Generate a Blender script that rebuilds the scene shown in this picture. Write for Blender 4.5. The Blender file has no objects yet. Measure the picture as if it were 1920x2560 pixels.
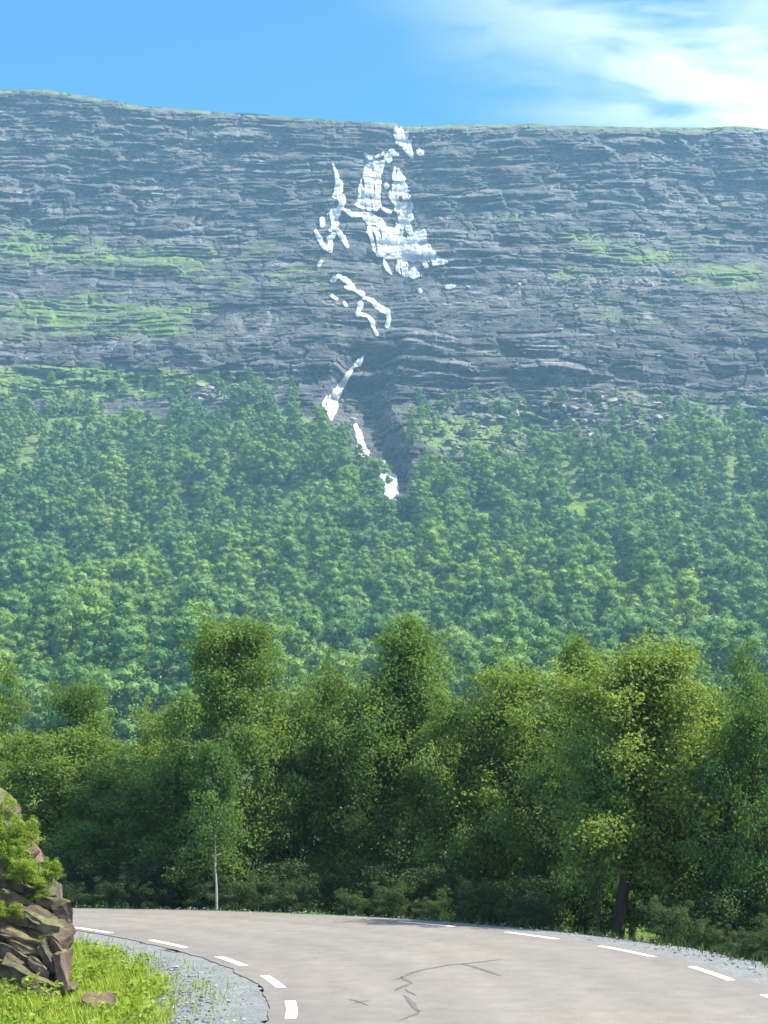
import bpy, math, time
_T0 = time.time()
import numpy as np
from mathutils import Matrix

rad = math.radians
sc = bpy.context.scene
COL = sc.collection

# ------------------------------------------------------------------ camera
EYE = 2.2                     # eye height above the road, metres
FPX = 3700.0                  # focal length in pixels of the 1920x2560 photograph
PITCH = rad(11.0)
cd = bpy.data.cameras.new("camera")
cd.sensor_fit = 'VERTICAL'
cd.sensor_height = 24.0
cd.lens = 24.0 * FPX / 2560.0
cd.clip_start = 0.1
cd.clip_end = 6000
cam = bpy.data.objects.new("camera", cd)
COL.objects.link(cam)
cam.location = (0, 0, EYE)
cam.rotation_euler = (rad(90) + PITCH, 0, 0)
sc.camera = cam

# ------------------------------------------------------------------ sky, sun, exposure
SUN_EL, SUN_AZ = rad(50), rad(90)          # azimuth clockwise from the view direction (+Y)
world = bpy.data.worlds.new("World")
sc.world = world
world.use_nodes = True
wn, wl = world.node_tree.nodes, world.node_tree.links
wn.clear()


def wnode(kind, **kw):
    n = wn.new(kind)
    for k, v in kw.items():
        setattr(n, k, v)
    return n


def wmath(op, a, b=None):
    n = wn.new('ShaderNodeMath')
    n.operation = op
    for i, v in enumerate((a, b)):
        if v is None:
            continue
        if isinstance(v, (int, float)):
            n.inputs[i].default_value = v
        else:
            wl.new(v, n.inputs[i])
    return n.outputs[0]


sky = wnode('ShaderNodeTexSky', sky_type='NISHITA', sun_disc=False, sun_elevation=SUN_EL, sun_rotation=SUN_AZ,
            altitude=300.0, air_density=1.0, dust_density=0.3, ozone_density=3.0)
tc = wnode('ShaderNodeTexCoord')
sp = wnode('ShaderNodeSeparateXYZ')
wl.new(tc.outputs['Generated'], sp.inputs[0])
zc = wmath('MAXIMUM', sp.outputs[2], 0.06)
px_ = wmath('DIVIDE', sp.outputs[0], zc)
py_ = wmath('DIVIDE', sp.outputs[1], zc)
cb = wnode('ShaderNodeCombineXYZ')
wl.new(px_, cb.inputs[0])
wl.new(py_, cb.inputs[1])
mp = wnode('ShaderNodeMapping')
mp.inputs['Rotation'].default_value = (0, 0, rad(52))
mp.inputs['Scale'].default_value = (3.2, 6.5, 1)
mp.inputs['Location'].default_value = (0.3, 1.2, 0)
wl.new(cb.outputs[0], mp.inputs['Vector'])
nz = wnode('ShaderNodeTexNoise')
nz.inputs['Scale'].default_value = 1.0
nz.inputs['Detail'].default_value = 7
nz.inputs['Roughness'].default_value = 0.52
nz.inputs['Distortion'].default_value = 0.5
wl.new(mp.outputs[0], nz.inputs['Vector'])
nb = wnode('ShaderNodeTexNoise')              # broad veil
nb.inputs['Scale'].default_value = 4.5
nb.inputs['Detail'].default_value = 3
wl.new(cb.outputs[0], nb.inputs['Vector'])
cov = wnode('ShaderNodeMapRange')             # the cloud bank lies to the right of the view
cov.inputs['From Min'].default_value = 0.0
cov.inputs['From Max'].default_value = 0.55
cov.interpolation_type = 'SMOOTHSTEP'
nearer = wmath('MULTIPLY', wmath('SUBTRACT', 1.92, py_), 0.5)   # and thickens overhead
wl.new(wmath('ADD', px_, nearer), cov.inputs['Value'])
wisp = wnode('ShaderNodeMapRange')
wisp.inputs['From Min'].default_value = 0.40
wisp.inputs['From Max'].default_value = 0.66
wl.new(nz.outputs[0], wisp.inputs['Value'])
veil = wnode('ShaderNodeMapRange')
veil.inputs['From Min'].default_value = 0.30
veil.inputs['From Max'].default_value = 0.75
veil.inputs['To Max'].default_value = 0.75
wl.new(nb.outputs[0], veil.inputs['Value'])
cm = wmath('MULTIPLY', wmath('MINIMUM', wmath('ADD', wisp.outputs[0], veil.outputs[0]), 0.95), cov.outputs[0])
mx = wnode('ShaderNodeMix', data_type='RGBA')
wl.new(cm, mx.inputs['Factor'])
hs = wnode('ShaderNodeHueSaturation')
hs.inputs['Saturation'].default_value = 1.12
wl.new(sky.outputs[0], hs.inputs['Color'])
tint = wnode('ShaderNodeMix', data_type='RGBA', blend_type='MULTIPLY')
tint.inputs['Factor'].default_value = 1.0
wl.new(hs.outputs[0], tint.inputs[6])
tint.inputs[7].default_value = (0.25, 0.71, 1.0, 1)
wl.new(tint.outputs[2], mx.inputs[6])
mx.inputs[7].default_value = (4.4, 4.7, 4.8, 1)
bg = wnode('ShaderNodeBackground')
bg.inputs['Strength'].default_value = 0.10
wl.new(mx.outputs[2], bg.inputs[0])
wo = wnode('ShaderNodeOutputWorld')
wl.new(bg.outputs[0], wo.inputs[0])

sd = bpy.data.lights.new("sun", 'SUN')
sd.energy = 4.6
sd.angle = rad(0.5)
sd.color = (1.0, 0.95, 0.86)
sun = bpy.data.objects.new("sun", sd)
COL.objects.link(sun)
sun.location = (60, 0, 80)
sun.rotation_euler = (rad(90) - SUN_EL, 0, -SUN_AZ + rad(180))

sc.view_settings.view_transform = 'Standard'
sc.view_settings.look = 'None'
sc.view_settings.exposure = 1.62
sc.view_settings.gamma = 1.0
sc.view_settings.use_curve_mapping = False
sc.render.engine = 'CYCLES'
sc.cycles.use_denoising = True
sc.cycles.max_bounces = 6
sc.cycles.transparent_max_bounces = 4
sc.cycles.volume_bounces = 0

# ------------------------------------------------------------------ helpers
rng = np.random.default_rng(7)
PERM = np.random.default_rng(3).permutation(4096).astype(np.int64)
GRAD = np.random.default_rng(4).normal(size=(4096, 3))
GRAD /= np.linalg.norm(GRAD, axis=1)[:, None]
HASH = np.random.default_rng(5).random(4096)


def hidx(i, j, k=0):
    h = PERM[np.asarray(i) & 4095]
    h = PERM[(h + np.asarray(j)) & 4095]
    return PERM[(h + np.asarray(k)) & 4095]


def hash01(i, j, k=0):
    return HASH[hidx(i, j, k)]


def perlin(x, y, z=0.0):
    x, y, z = np.broadcast_arrays(np.asarray(x, float), np.asarray(y, float), np.asarray(z, float))
    xi, yi, zi = np.floor(x).astype(np.int64), np.floor(y).astype(np.int64), np.floor(z).astype(np.int64)
    xf, yf, zf = x - xi, y - yi, z - zi
    f = lambda t: t * t * t * (t * (t * 6 - 15) + 10)
    u, v, w = f(xf), f(yf), f(zf)
    r = 0
    for dx in (0, 1):
        for dy in (0, 1):
            for dz in (0, 1):
                g = GRAD[hidx(xi + dx, yi + dy, zi + dz)]
                d = g[..., 0] * (xf - dx) + g[..., 1] * (yf - dy) + g[..., 2] * (zf - dz)
                r = r + d * (u if dx else 1 - u) * (v if dy else 1 - v) * (w if dz else 1 - w)
    return r * 1.6


def fbm(x, y, z=0.0, o=4):
    r, a, f = 0, 0.5, 1.0
    for k in range(o):
        r = r + a * perlin(np.asarray(x) * f + 17.3 * k, np.asarray(y) * f - 9.1 * k, np.asarray(z) * f)
        a *= 0.5
        f *= 2.03
    return r


def sstep(a, b, x):
    t = np.clip((x - a) / (b - a), 0, 1)
    return t * t * (3 - 2 * t)


def ray(u, v):
    """photo pixel (1920x2560) -> lateral and vertical slope of its line of sight"""
    x = (np.asarray(u, float) - 960) / FPX
    y = (1280 - np.asarray(v, float)) / FPX
    fy = math.cos(PITCH) - y * math.sin(PITCH)
    return x / fy, (math.sin(PITCH) + y * math.cos(PITCH)) / fy


def to_px(a, e):
    fw = math.cos(PITCH) + e * math.sin(PITCH)
    up = -math.sin(PITCH) + e * math.cos(PITCH)
    return 960 + FPX * a / fw, 1280 - FPX * up / fw


K = 1920.0 / 1659.0            # coordinates read off a 1659 px wide view of the photograph


def gpt(u, v):
    a, e = ray(u, v)
    y = -EYE / e
    return np.stack([a * y, y], -1)


def mesh_np(name, verts, faces, mat_idx=None, attrs=None, smooth=False):
    """verts (n,3); faces (m,3|4) or a list of such arrays"""
    me = bpy.data.meshes.new(name)
    verts = np.asarray(verts, np.float32)
    fl = [np.asarray(f, np.int32) for f in (faces if isinstance(faces, list) else [faces])]
    fl = [f for f in fl if len(f)]
    me.vertices.add(len(verts))
    me.vertices.foreach_set("co", verts.ravel())
    tot = np.concatenate([np.full(len(f), f.shape[1], np.int32) for f in fl])
    loops = np.concatenate([f.ravel() for f in fl])
    me.loops.add(len(loops))
    me.loops.foreach_set("vertex_index", loops)
    me.polygons.add(len(tot))
    me.polygons.foreach_set("loop_start", np.concatenate([[0], np.cumsum(tot)[:-1]]).astype(np.int32))
    me.polygons.foreach_set("loop_total", tot)
    if mat_idx is not None:
        me.polygons.foreach_set("material_index", np.asarray(mat_idx, np.int32))
    me.polygons.foreach_set("use_smooth", np.full(len(tot), bool(smooth)))
    for k, (dom, val) in (attrs or {}).items():
        at = me.attributes.new(k, 'FLOAT', dom)
        at.data.foreach_set("value", np.asarray(val, np.float32).ravel())
    me.update(calc_edges=True)
    return me


def link(name, me, mats, parent=None, loc=None):
    o = bpy.data.objects.new(name, me)
    COL.objects.link(o)
    for m in (mats if isinstance(mats, (list, tuple)) else [mats]):
        if m and m.name not in [x.name for x in me.materials if x]:
            me.materials.append(m)
    if parent:
        o.parent = parent
    if loc is not None:
        o.location = loc
    return o


def tag(o, label=None, cat=None, group=None, kind=None):
    for k, v in (("label", label), ("category", cat), ("group", group), ("kind", kind)):
        if v:
            o[k] = v
    return o


def empty(name, loc=(0, 0, 0)):
    o = bpy.data.objects.new(name, None)
    COL.objects.link(o)
    o.location = loc
    o.empty_display_size = 0.3
    return o


def grid_faces(nr, nc):
    i = np.arange(nr * nc).reshape(nr, nc)
    return np.stack([i[:-1, :-1], i[:-1, 1:], i[1:, 1:], i[1:, :-1]], -1).reshape(-1, 4)


# ------------------------------------------------------------------ materials
def new_mat(name):
    m = bpy.data.materials.new(name)
    m.use_nodes = True
    nt = m.node_tree
    nt.nodes.clear()
    return m, nt.nodes, nt.links


class MB:
    """small node-building helper"""

    def __init__(s, name):
        s.m, s.n, s.l = new_mat(name)
        s.out = s.n.new('ShaderNodeOutputMaterial')
        s.tc = s.n.new('ShaderNodeTexCoord')

    def inp(s, node, key, v):
        if v is None:
            return
        sk = node.inputs[key]
        if isinstance(v, bpy.types.NodeSocket):
            s.l.new(v, sk)
        else:
            sk.default_value = v

    def noise(s, scale=1.0, detail=4, rough=0.55, vec=None, vscale=None, dist=0.0, coord='Object'):
        v = vec or s.tc.outputs[coord]
        if vscale:
            mpn = s.n.new('ShaderNodeMapping')
            mpn.inputs['Scale'].default_value = vscale
            s.l.new(v, mpn.inputs['Vector'])
            v = mpn.outputs[0]
        t = s.n.new('ShaderNodeTexNoise')
        s.l.new(v, t.inputs['Vector'])
        for k, x in (('Scale', scale), ('Detail', detail), ('Roughness', rough), ('Distortion', dist)):
            t.inputs[k].default_value = x
        return t.outputs[0]

    def ramp(s, fac, stops, interp='LINEAR'):
        r = s.n.new('ShaderNodeValToRGB')
        r.color_ramp.interpolation = interp
        el = r.color_ramp.elements
        while len(el) < len(stops):
            el.new(0.5)
        for e, (p, c) in zip(el, stops):
            e.position = p
            e.color = (c, c, c, 1) if isinstance(c, (int, float)) else (*c, 1)
        s.l.new(fac, r.inputs[0])
        return r.outputs[0]

    def mix(s, fac, a, b, mode='MIX'):
        m = s.n.new('ShaderNodeMix')
        m.data_type = 'RGBA'
        m.blend_type = mode
        s.inp(m, 0, fac)
        for k, v in ((6, a), (7, b)):
            if isinstance(v, tuple) and len(v) == 3:
                v = (*v, 1)
            s.inp(m, k, v)
        return m.outputs[2]

    def math(s, op, a, b=None, c=None, clamp=False):
        m = s.n.new('ShaderNodeMath')
        m.operation = op
        m.use_clamp = clamp
        for i, v in enumerate((a, b, c)):
            s.inp(m, i, v)
        return m.outputs[0]

    def attr(s, name):
        a = s.n.new('ShaderNodeAttribute')
        a.attribute_name = name
        return a.outputs['Fac']

    def geo(s, k):
        g = s.n.new('ShaderNodeNewGeometry')
        return g.outputs[k]

    def sep(s, v):
        x = s.n.new('ShaderNodeSeparateXYZ')
        s.l.new(v, x.inputs[0])
        return x.outputs

    def bump(s, h, strength=0.5, dist=0.05, normal=None):
        b = s.n.new('ShaderNodeBump')
        b.inputs['Strength'].default_value = strength
        b.inputs['Distance'].default_value = dist
        s.l.new(h, b.inputs['Height'])
        if normal:
            s.l.new(normal, b.inputs['Normal'])
        return b.outputs[0]

    def objrand(s):
        return s.n.new('ShaderNodeObjectInfo').outputs['Random']

    def bsdf(s, color, rough=0.9, normal=None, spec=0.2):
        p = s.n.new('ShaderNodeBsdfPrincipled')
        s.inp(p, 'Base Color', (*color, 1) if isinstance(color, tuple) else color)
        s.inp(p, 'Roughness', rough)
        s.inp(p, 'Specular IOR Level', spec)
        if normal:
            s.l.new(normal, p.inputs['Normal'])
        return p.outputs[0]

    def done(s, sh):
        s.l.new(sh, s.out.inputs[0])
        return s.m


def leaf_material(name, dark, mid, light, trans=0.45, spec=0.12, rough=0.6, zone=False):
    b = MB(name)
    r = b.attr('rnd')
    o = b.objrand()
    t = b.math('ADD', b.math('MULTIPLY', r, 0.55), b.math('MULTIPLY', o, 0.45))
    c = b.ramp(t, [(0.1, dark), (0.5, mid), (0.95, light)])
    if zone:                        # stands of different species
        g = b.noise(0.022, 3, 0.6, vec=b.geo('Position'))
        c = b.mix(1.0, c, b.ramp(g, [(0.36, (0.70, 0.86, 1.0)), (0.5, (1.0, 1.0, 1.0)), (0.64, (1.3, 1.16, 0.85))]), 'MULTIPLY')
    p = b.bsdf(c, rough, spec=spec)
    tr = b.n.new('ShaderNodeBsdfTranslucent')
    tcol = b.mix(1.0, c, (1.25, 1.15, 0.45), 'MULTIPLY')
    b.l.new(tcol, tr.inputs[0])
    ms = b.n.new('ShaderNodeMixShader')
    ms.inputs[0].default_value = trans
    b.l.new(p, ms.inputs[1])
    b.l.new(tr.outputs[0], ms.inputs[2])
    return b.done(ms.outputs[0])


M_LEAF = leaf_material("leaf_green", (0.07, 0.145, 0.05), (0.12, 0.215, 0.062), (0.19, 0.275, 0.075))
M_LEAF_Y = leaf_material("leaf_yellow_green", (0.095, 0.17, 0.045), (0.15, 0.24, 0.058), (0.23, 0.31, 0.08))
M_LEAF_SHADE = leaf_material("leaf_painted_shade", (0.032, 0.066, 0.027), (0.055, 0.10, 0.036), (0.085, 0.135, 0.045), trans=0.3)  # darker leaf colour stands in for shade on front shrubs and outer fringe
M_LEAF_FRESH = leaf_material("leaf_fresh", (0.13, 0.22, 0.03), (0.20, 0.30, 0.045), (0.30, 0.38, 0.08), trans=0.4)
M_FOREST = leaf_material("forest_leaf", (0.09, 0.19, 0.05), (0.165, 0.29, 0.075), (0.26, 0.37, 0.10), trans=0.35, spec=0.15, rough=0.6, zone=True)
M_GRASS = leaf_material("grass_blade", (0.15, 0.24, 0.035), (0.25, 0.34, 0.05), (0.37, 0.42, 0.09), trans=0.4)

b = MB("bark_dark")
n = b.noise(6, 5, 0.6, vscale=(1, 1, 0.3))
M_BARK = b.done(b.bsdf(b.ramp(n, [(0.3, (0.03, 0.026, 0.022)), (0.7, (0.09, 0.08, 0.07))]), 0.9, b.bump(n, 0.6, 0.02)))
b = MB("bark_birch")
n = b.noise(3, 5, 0.65, vscale=(1, 1, 2.5))
M_BIRCH = b.done(b.bsdf(b.ramp(n, [(0.34, (0.05, 0.045, 0.04)), (0.42, (0.26, 0.25, 0.23)), (0.8, (0.42, 0.41, 0.38))]), 0.7, b.bump(n, 0.3, 0.01)))

# cliff: layered grey rock with grass on its ledges
b = MB("cliff_rock")
veg = b.attr('veg')
tone = b.attr('tone')
st = b.noise(1.0, 6, 0.62, vscale=(0.06, 0.06, 0.34), dist=0.9)
fine = b.noise(0.55, 6, 0.65, vscale=(0.6, 0.6, 1.15))
blot = b.noise(0.022, 4, 0.6)
c = b.ramp(st, [(0.30, (0.022, 0.024, 0.026)), (0.44, (0.06, 0.061, 0.063)), (0.58, (0.105, 0.105, 0.106)), (0.76, (0.27, 0.268, 0.265))])
c = b.mix(1.0, c, b.ramp(tone, [(0.0, 0.5), (0.5, 0.95), (1.0, 1.6)]), 'MULTIPLY')
c = b.mix(0.8, c, b.ramp(fine, [(0.32, 0.35), (0.68, 1.6)]), 'MULTIPLY')
c = b.mix(0.65, c, b.ramp(blot, [(0.35, (0.75, 0.78, 0.82)), (0.65, (1.2, 1.12, 1.02))]), 'MULTIPLY')
stain = b.noise(1.0, 5, 0.6, vscale=(0.11, 0.11, 0.014), dist=0.5)
c = b.mix(0.75, c, b.ramp(stain, [(0.36, (0.5, 0.52, 0.56)), (0.52, (1.0, 1.0, 1.0)), (0.70, (1.35, 1.33, 1.3))]), 'MULTIPLY')
gn = b.noise(0.35, 5, 0.6)
gcol = b.ramp(gn, [(0.3, (0.065, 0.11, 0.032)), (0.7, (0.155, 0.21, 0.055))])
vf = b.math('MULTIPLY_ADD', b.math('SUBTRACT', b.noise(0.16, 6, 0.7, vscale=(0.6, 0.6, 2.2)), 0.5), 2.4, veg, clamp=True)
vf = b.ramp(vf, [(0.32, 0.0), (0.62, 1.0)])
c = b.mix(vf, c, gcol)
nb_ = b.bump(fine, 0.9, 1.4)
nb_ = b.bump(st, 0.7, 2.0, nb_)
M_CLIFF = b.done(b.bsdf(c, 0.85, nb_, 0.15))

# forest floor
b = MB("forest_floor")
veg = b.attr('veg')
n = b.noise(0.12, 6, 0.62)
n2 = b.noise(1.2, 4, 0.6)
c = b.ramp(n, [(0.3, (0.03, 0.05, 0.02)), (0.55, (0.06, 0.10, 0.03)), (0.75, (0.12, 0.17, 0.045))])
c = b.mix(veg, c, b.ramp(n2, [(0.3, (0.10, 0.17, 0.03)), (0.7, (0.18, 0.25, 0.05))]))
M_FLOOR = b.done(b.bsdf(c, 0.95, b.bump(n2, 0.8, 0.8), 0.1))

b = MB("falling_water")
n = b.noise(0.6, 4, 0.6, vscale=(1, 1, 0.35))
c = b.ramp(n, [(0.3, (0.84, 0.86, 0.87)), (0.6, (0.93, 0.94, 0.94))])
tr_ = b.n.new('ShaderNodeBsdfTranslucent')
b.l.new(c, tr_.inputs[0])
ms_ = b.n.new('ShaderNodeMixShader')
ms_.inputs[0].default_value = 0.62
b.l.new(b.bsdf(c, 0.55, b.bump(n, 0.5, 0.8), 0.3), ms_.inputs[1])
b.l.new(tr_.outputs[0], ms_.inputs[2])
M_WATER = b.done(ms_.outputs[0])

b = MB("boulder_stone")
n = b.noise(1.2, 5, 0.65)
o = b.objrand()
c = b.ramp(n, [(0.3, (0.14, 0.13, 0.125)), (0.7, (0.36, 0.335, 0.32))])
c = b.mix(1.0, c, b.ramp(o, [(0, 0.75), (1, 1.25)]), 'MULTIPLY')
M_BOULDER = b.done(b.bsdf(c, 0.9, b.bump(n, 0.6, 0.2), 0.15))

# road
b = MB("asphalt")
lat = b.attr('lat')
P = b.tc.outputs['Object']
sp_ = b.noise(60, 4, 0.8)
mid = b.noise(3.0, 5, 0.6)
big = b.noise(0.35, 4, 0.55)
c = b.ramp(sp_, [(0.36, (0.104, 0.096, 0.085)), (0.64, (0.232, 0.213, 0.190))])
c = b.mix(0.8, c, b.ramp(mid, [(0.33, 0.84), (0.67, 1.12)]), 'MULTIPLY')
stn = b.noise(0.9, 6, 0.7, dist=1.5)
c = b.mix(0.8, c, b.ramp(stn, [(0.30, 0.80), (0.42, 1.0), (0.7, 1.05)]), 'MULTIPLY')
c = b.mix(0.8, c, b.ramp(big, [(0.35, (0.93, 0.93, 0.96)), (0.65, (1.08, 1.05, 1.02))]), 'MULTIPLY')
track = b.ramp(lat, [(0.0, 0.92), (0.10, 0.95), (0.2, 1.05), (0.31, 0.94), (0.42, 1.08), (0.52, 1.0), (0.62, 1.08), (0.72, 0.95), (0.84, 1.06), (1.0, 0.97)], 'EASE')
c = b.mix(0.9, c, track, 'MULTIPLY')
M_ROAD = b.done(b.bsdf(c, 0.8, b.bump(sp_, 0.35, 0.006), 0.3))

b = MB("road_paint")
n = b.noise(30, 5, 0.7)
n2 = b.noise(5, 4, 0.6)
c = b.ramp(n, [(0.30, (0.30, 0.285, 0.26)), (0.44, (0.74, 0.73, 0.70)), (0.7, (0.80, 0.80, 0.78))])
c = b.mix(0.4, c, b.ramp(n2, [(0.3, 0.8), (0.6, 1.0)]), 'MULTIPLY')
M_PAINT = b.done(b.bsdf(c, 0.6, b.bump(n, 0.2, 0.003), 0.3))
b = MB("crack_tar")
n = b.noise(20, 4, 0.6)
M_TAR = b.done(b.bsdf(b.ramp(n, [(0.3, (0.085, 0.08, 0.075)), (0.7, (0.145, 0.136, 0.127))]), 0.8))

b = MB("gravel_stone")
n = b.noise(40, 4, 0.7)
n2 = b.noise(2.5, 4, 0.6)
c = b.ramp(n, [(0.3, (0.10, 0.108, 0.112)), (0.7, (0.27, 0.285, 0.292))])
c = b.mix(0.7, c, b.ramp(n2, [(0.3, 0.72), (0.7, 1.15)]), 'MULTIPLY')
M_GRAVEL = b.done(b.bsdf(c, 0.9, b.bump(n, 0.8, 0.03), 0.15))
b = MB("pebble_stone")
r = b.attr('rnd')
M_PEBBLE = b.done(b.bsdf(b.ramp(r, [(0, (0.08, 0.085, 0.09)), (0.7, (0.18, 0.19, 0.195)), (1, (0.27, 0.285, 0.29))]), 0.9))

b = MB("ground_soil")
n = b.noise(1.5, 5, 0.65)
n2 = b.noise(14, 4, 0.6)
c = b.ramp(n, [(0.3, (0.06, 0.085, 0.02)), (0.6, (0.10, 0.15, 0.028)), (0.8, (0.13, 0.14, 0.05))])
c = b.mix(0.6, c, b.ramp(n2, [(0.3, 0.6), (0.7, 1.3)]), 'MULTIPLY')
M_SOIL = b.done(b.bsdf(c, 0.95, b.bump(n2, 0.8, 0.06), 0.1))

# roadside rock: brown-grey stone, moss on its upper faces
b = MB("outcrop_rock")
o = b.objrand()
n = b.noise(2.2, 6, 0.65, vscale=(1, 1, 2.2))
n2 = b.noise(11, 5, 0.65)
nzv = b.sep(b.geo('Normal'))[2]
c = b.ramp(n, [(0.28, (0.028, 0.023, 0.019)), (0.5, (0.085, 0.067, 0.054)), (0.72, (0.20, 0.165, 0.135))])
c = b.mix(b.ramp(o, [(0.55, 0.0), (0.75, 0.6)]), c, b.ramp(n, [(0.3, (0.075, 0.048, 0.038)), (0.7, (0.24, 0.155, 0.12))]))
c = b.mix(0.6, c, b.ramp(n2, [(0.3, 0.55), (0.7, 1.3)]), 'MULTIPLY')
mo = b.math('ADD', b.math('MULTIPLY', nzv, 0.55), b.math('MULTIPLY', b.noise(1.6, 5, 0.65), 0.9))
mo = b.ramp(mo, [(0.80, 0.0), (1.0, 0.7)])
c = b.mix(mo, c, b.ramp(n2, [(0.3, (0.06, 0.075, 0.02)), (0.7, (0.17, 0.18, 0.06))]))
M_OUTCROP = b.done(b.bsdf(c, 0.9, b.bump(n, 0.7, 0.05, b.bump(n2, 0.6, 0.02)), 0.15))

# ------------------------------------------------------------------ far terrain: forested slope, layered cliff, plateau behind its rim
PX = lambda pts: np.array(pts, float) * K
RIDGE = PX([(-900, 150), (-500, 170), (-200, 190), (0, 193), (100, 193), (200, 210), (300, 228), (420, 237), (560, 247), (680, 257), (800, 263),
            (852, 266), (864, 276), (900, 272), (1000, 270), (1130, 267), (1200, 270), (1350, 275), (1500, 276), (1590, 273), (1659, 279),
            (1900, 290), (2400, 330)])
FTOP = PX([(-900, 800), (-300, 820), (0, 862), (150, 866), (350, 872), (480, 880), (560, 850), (650, 868), (700, 905), (760, 945), (825, 1005),
           (850, 1062), (880, 1058), (930, 1020), (970, 1000), (1060, 990), (1100, 1000), (1160, 960), (1240, 950), (1300, 985), (1330, 972),
           (1450, 955), (1550, 920), (1659, 910), (2000, 900), (2600, 890)])
ra, re_ = ray(RIDGE[:, 0], RIDGE[:, 1])


def ridge_e(a):
    return np.interp(a, ra, re_) + 0.0012 * fbm(a * 60, a * 0 + 3.3, 0, 4)


def d_base(a, e):
    """depth of the slope at lateral slope a, vertical slope e"""
    w = fbm(a * 5, e * 6 + 2, 1.7, 3)
    ee = e + 0.012 * w
    d = np.interp(ee, [0.02, 0.06, 0.10, 0.16, 0.22, 0.282, 0.318, 0.36, 0.40, 0.44, 0.485, 0.6],
                  [230, 300, 372, 470, 552, 628, 650, 690, 737, 775, 815, 900])
    d = d * (1 + 0.035 * fbm(a * 3.1 + 5, e * 3, 0.3, 2)) + 26 * fbm(a * 9, e * 22, 6.3, 3) * sstep(0.29, 0.26, e) * sstep(0.04, 0.09, e)
    u, v = to_px(a, e)
    u, v = u / K, v / K
    # ravine below the falls
    gc = np.interp(v, [700, 760, 870, 950, 1040, 1085], [830, 815, 770, 815, 850, 868])
    gwl = np.interp(v, [700, 760, 870, 960, 1060, 1085], [40, 90, 75, 55, 22, 8])
    gwr = np.interp(v, [700, 760, 870, 960, 1060, 1085], [36, 55, 78, 66, 22, 8])
    amp = np.interp(v, [720, 770, 860, 960, 1050, 1090], [0, 12, 27, 32, 20, 0])
    u_ = u + 46 * fbm(a * 40, e * 40, 0.9, 5) * sstep(1085, 1040, v)
    t = np.where(u_ < gc, (u_ - gc) / gwl, (u_ - gc) / gwr)
    d = d + amp * np.clip(1.3 - np.abs(t) ** np.where(t > 0, 1.15, 1.6) * 1.3, 0, 1) * (0.9 + 0.35 * fbm(a * 60, e * 45, 4.9, 3))
    # side gully right of the ravine
    t2 = (u - np.interp(v, [880, 1010], [1190, 1105])) / 45
    d = d + np.interp(v, [870, 940, 1000, 1030], [0, 12, 14, 0]) * np.exp(-t2 ** 2 * 2)
    # couloir of the upper falls
    t3 = (u - np.interp(v, [270, 340, 450, 560, 720], [875, 855, 835, 850, 810])) / 75
    d = d + np.interp(v, [265, 300, 560, 720], [4, 9, 9, 3]) * np.exp(-t3 ** 2)
    return d


def strata(x, z, d, k):
    """ledges and joints of the cliff; k = strength 0..1"""
    zz = z + 9 * fbm(x / 150, z / 90, 4.4, 3) + 0.03 * x
    off = 0
    tone = 0
    for T, amp, bw, s in ((21.0, 8.0, 34, 1), (8.5, 5.5, 15, 2), (3.6, 3.2, 7.5, 3)):
        q = zz / T + 0.8 * perlin(x / (T * 9), z / (T * 6), 7.7 * s) + 0.22 * perlin(x / (T * 1.6), z / (T * 1.6), 2.2 * s)
        li = np.floor(q).astype(np.int64)
        f = q - li
        up = 0.62 + 0.25 * hash01(li, s, 7)
        tri = np.where(f < up, f / up, (1 - f) / (1 - up))
        bx = x / bw + 3.7 * hash01(li, s) + 0.45 * perlin(x / bw * 1.3, z / bw * 1.3, s) + 0.25 * perlin(x / bw * 4, z / bw * 4, s)
        bi = np.floor(bx).astype(np.int64)
        bf = bx - bi
        h = hash01(bi, li, s)
        vary = np.clip(0.45 + 1.7 * perlin(x / (T * 2.6), z / (T * 2.0), s + 0.5), 0.0, 1.6) * (0.2 + 1.1 * h)
        joint = np.exp(-((np.minimum(bf, 1 - bf)) / 0.07) ** 2)
        hb = h * (1 - sstep(0.8, 1, bf)) + hash01(bi + 1, li, s) * sstep(0.8, 1, bf)
        off = off - amp * vary * tri * k + amp * 0.8 * (hb - 0.5) * k + amp * 0.35 * joint * k * (h > 0.5)
        tone = tone + (h - 0.5) * (0.45, 0.6, 0.5)[s - 1]
    ridg = 1 - np.abs(fbm(x / 38 + z / 60, z / 55, 6.1, 4)) * 2.2
    off = off + (4.0 * fbm(x / 30, z / 18, 9.9, 5) - 8.0 * ridg * np.clip(0.4 + perlin(x / 110, z / 70, 2.9), 0, 1)) * k
    return off, np.clip(0.5 + tone * 0.7, 0, 1)


GREEN = [  # grassy patches on the cliff: centre, half sizes (1659 px view), strength
    (60, 520, 130, 45, .8), (300, 560, 330, 45, .75), (120, 680, 330, 55, .85), (330, 700, 90, 35, 1.0), (560, 590, 220, 50, .55),
    (1280, 525, 90, 26, .9), (1400, 560, 120, 22, .8), (1570, 597, 110, 28, 1.15), (1250, 590, 70, 25, .7), (1500, 520, 120, 20, .55),
    (1100, 470, 70, 20, .45), (480, 820, 140, 40, .6), (1020, 930, 170, 55, 1.0), (1130, 890, 120, 40, .7), (1500, 900, 250, 45, .7), (1250, 660, 260, 60, .35),
    (1520, 700, 250, 50, .3), (140, 826, 290, 30, 2.4), (620, 690, 120, 40, .4), (1380, 870, 200, 25, .5)]


def veg_mask(u, v, x, z):
    m = np.zeros_like(u)
    for cu, cv, su, sv, s in GREEN:
        m = np.maximum(m, s * np.exp(-((u - cu) / su) ** 2 - ((v - cv) / sv) ** 2))
    return m


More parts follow.
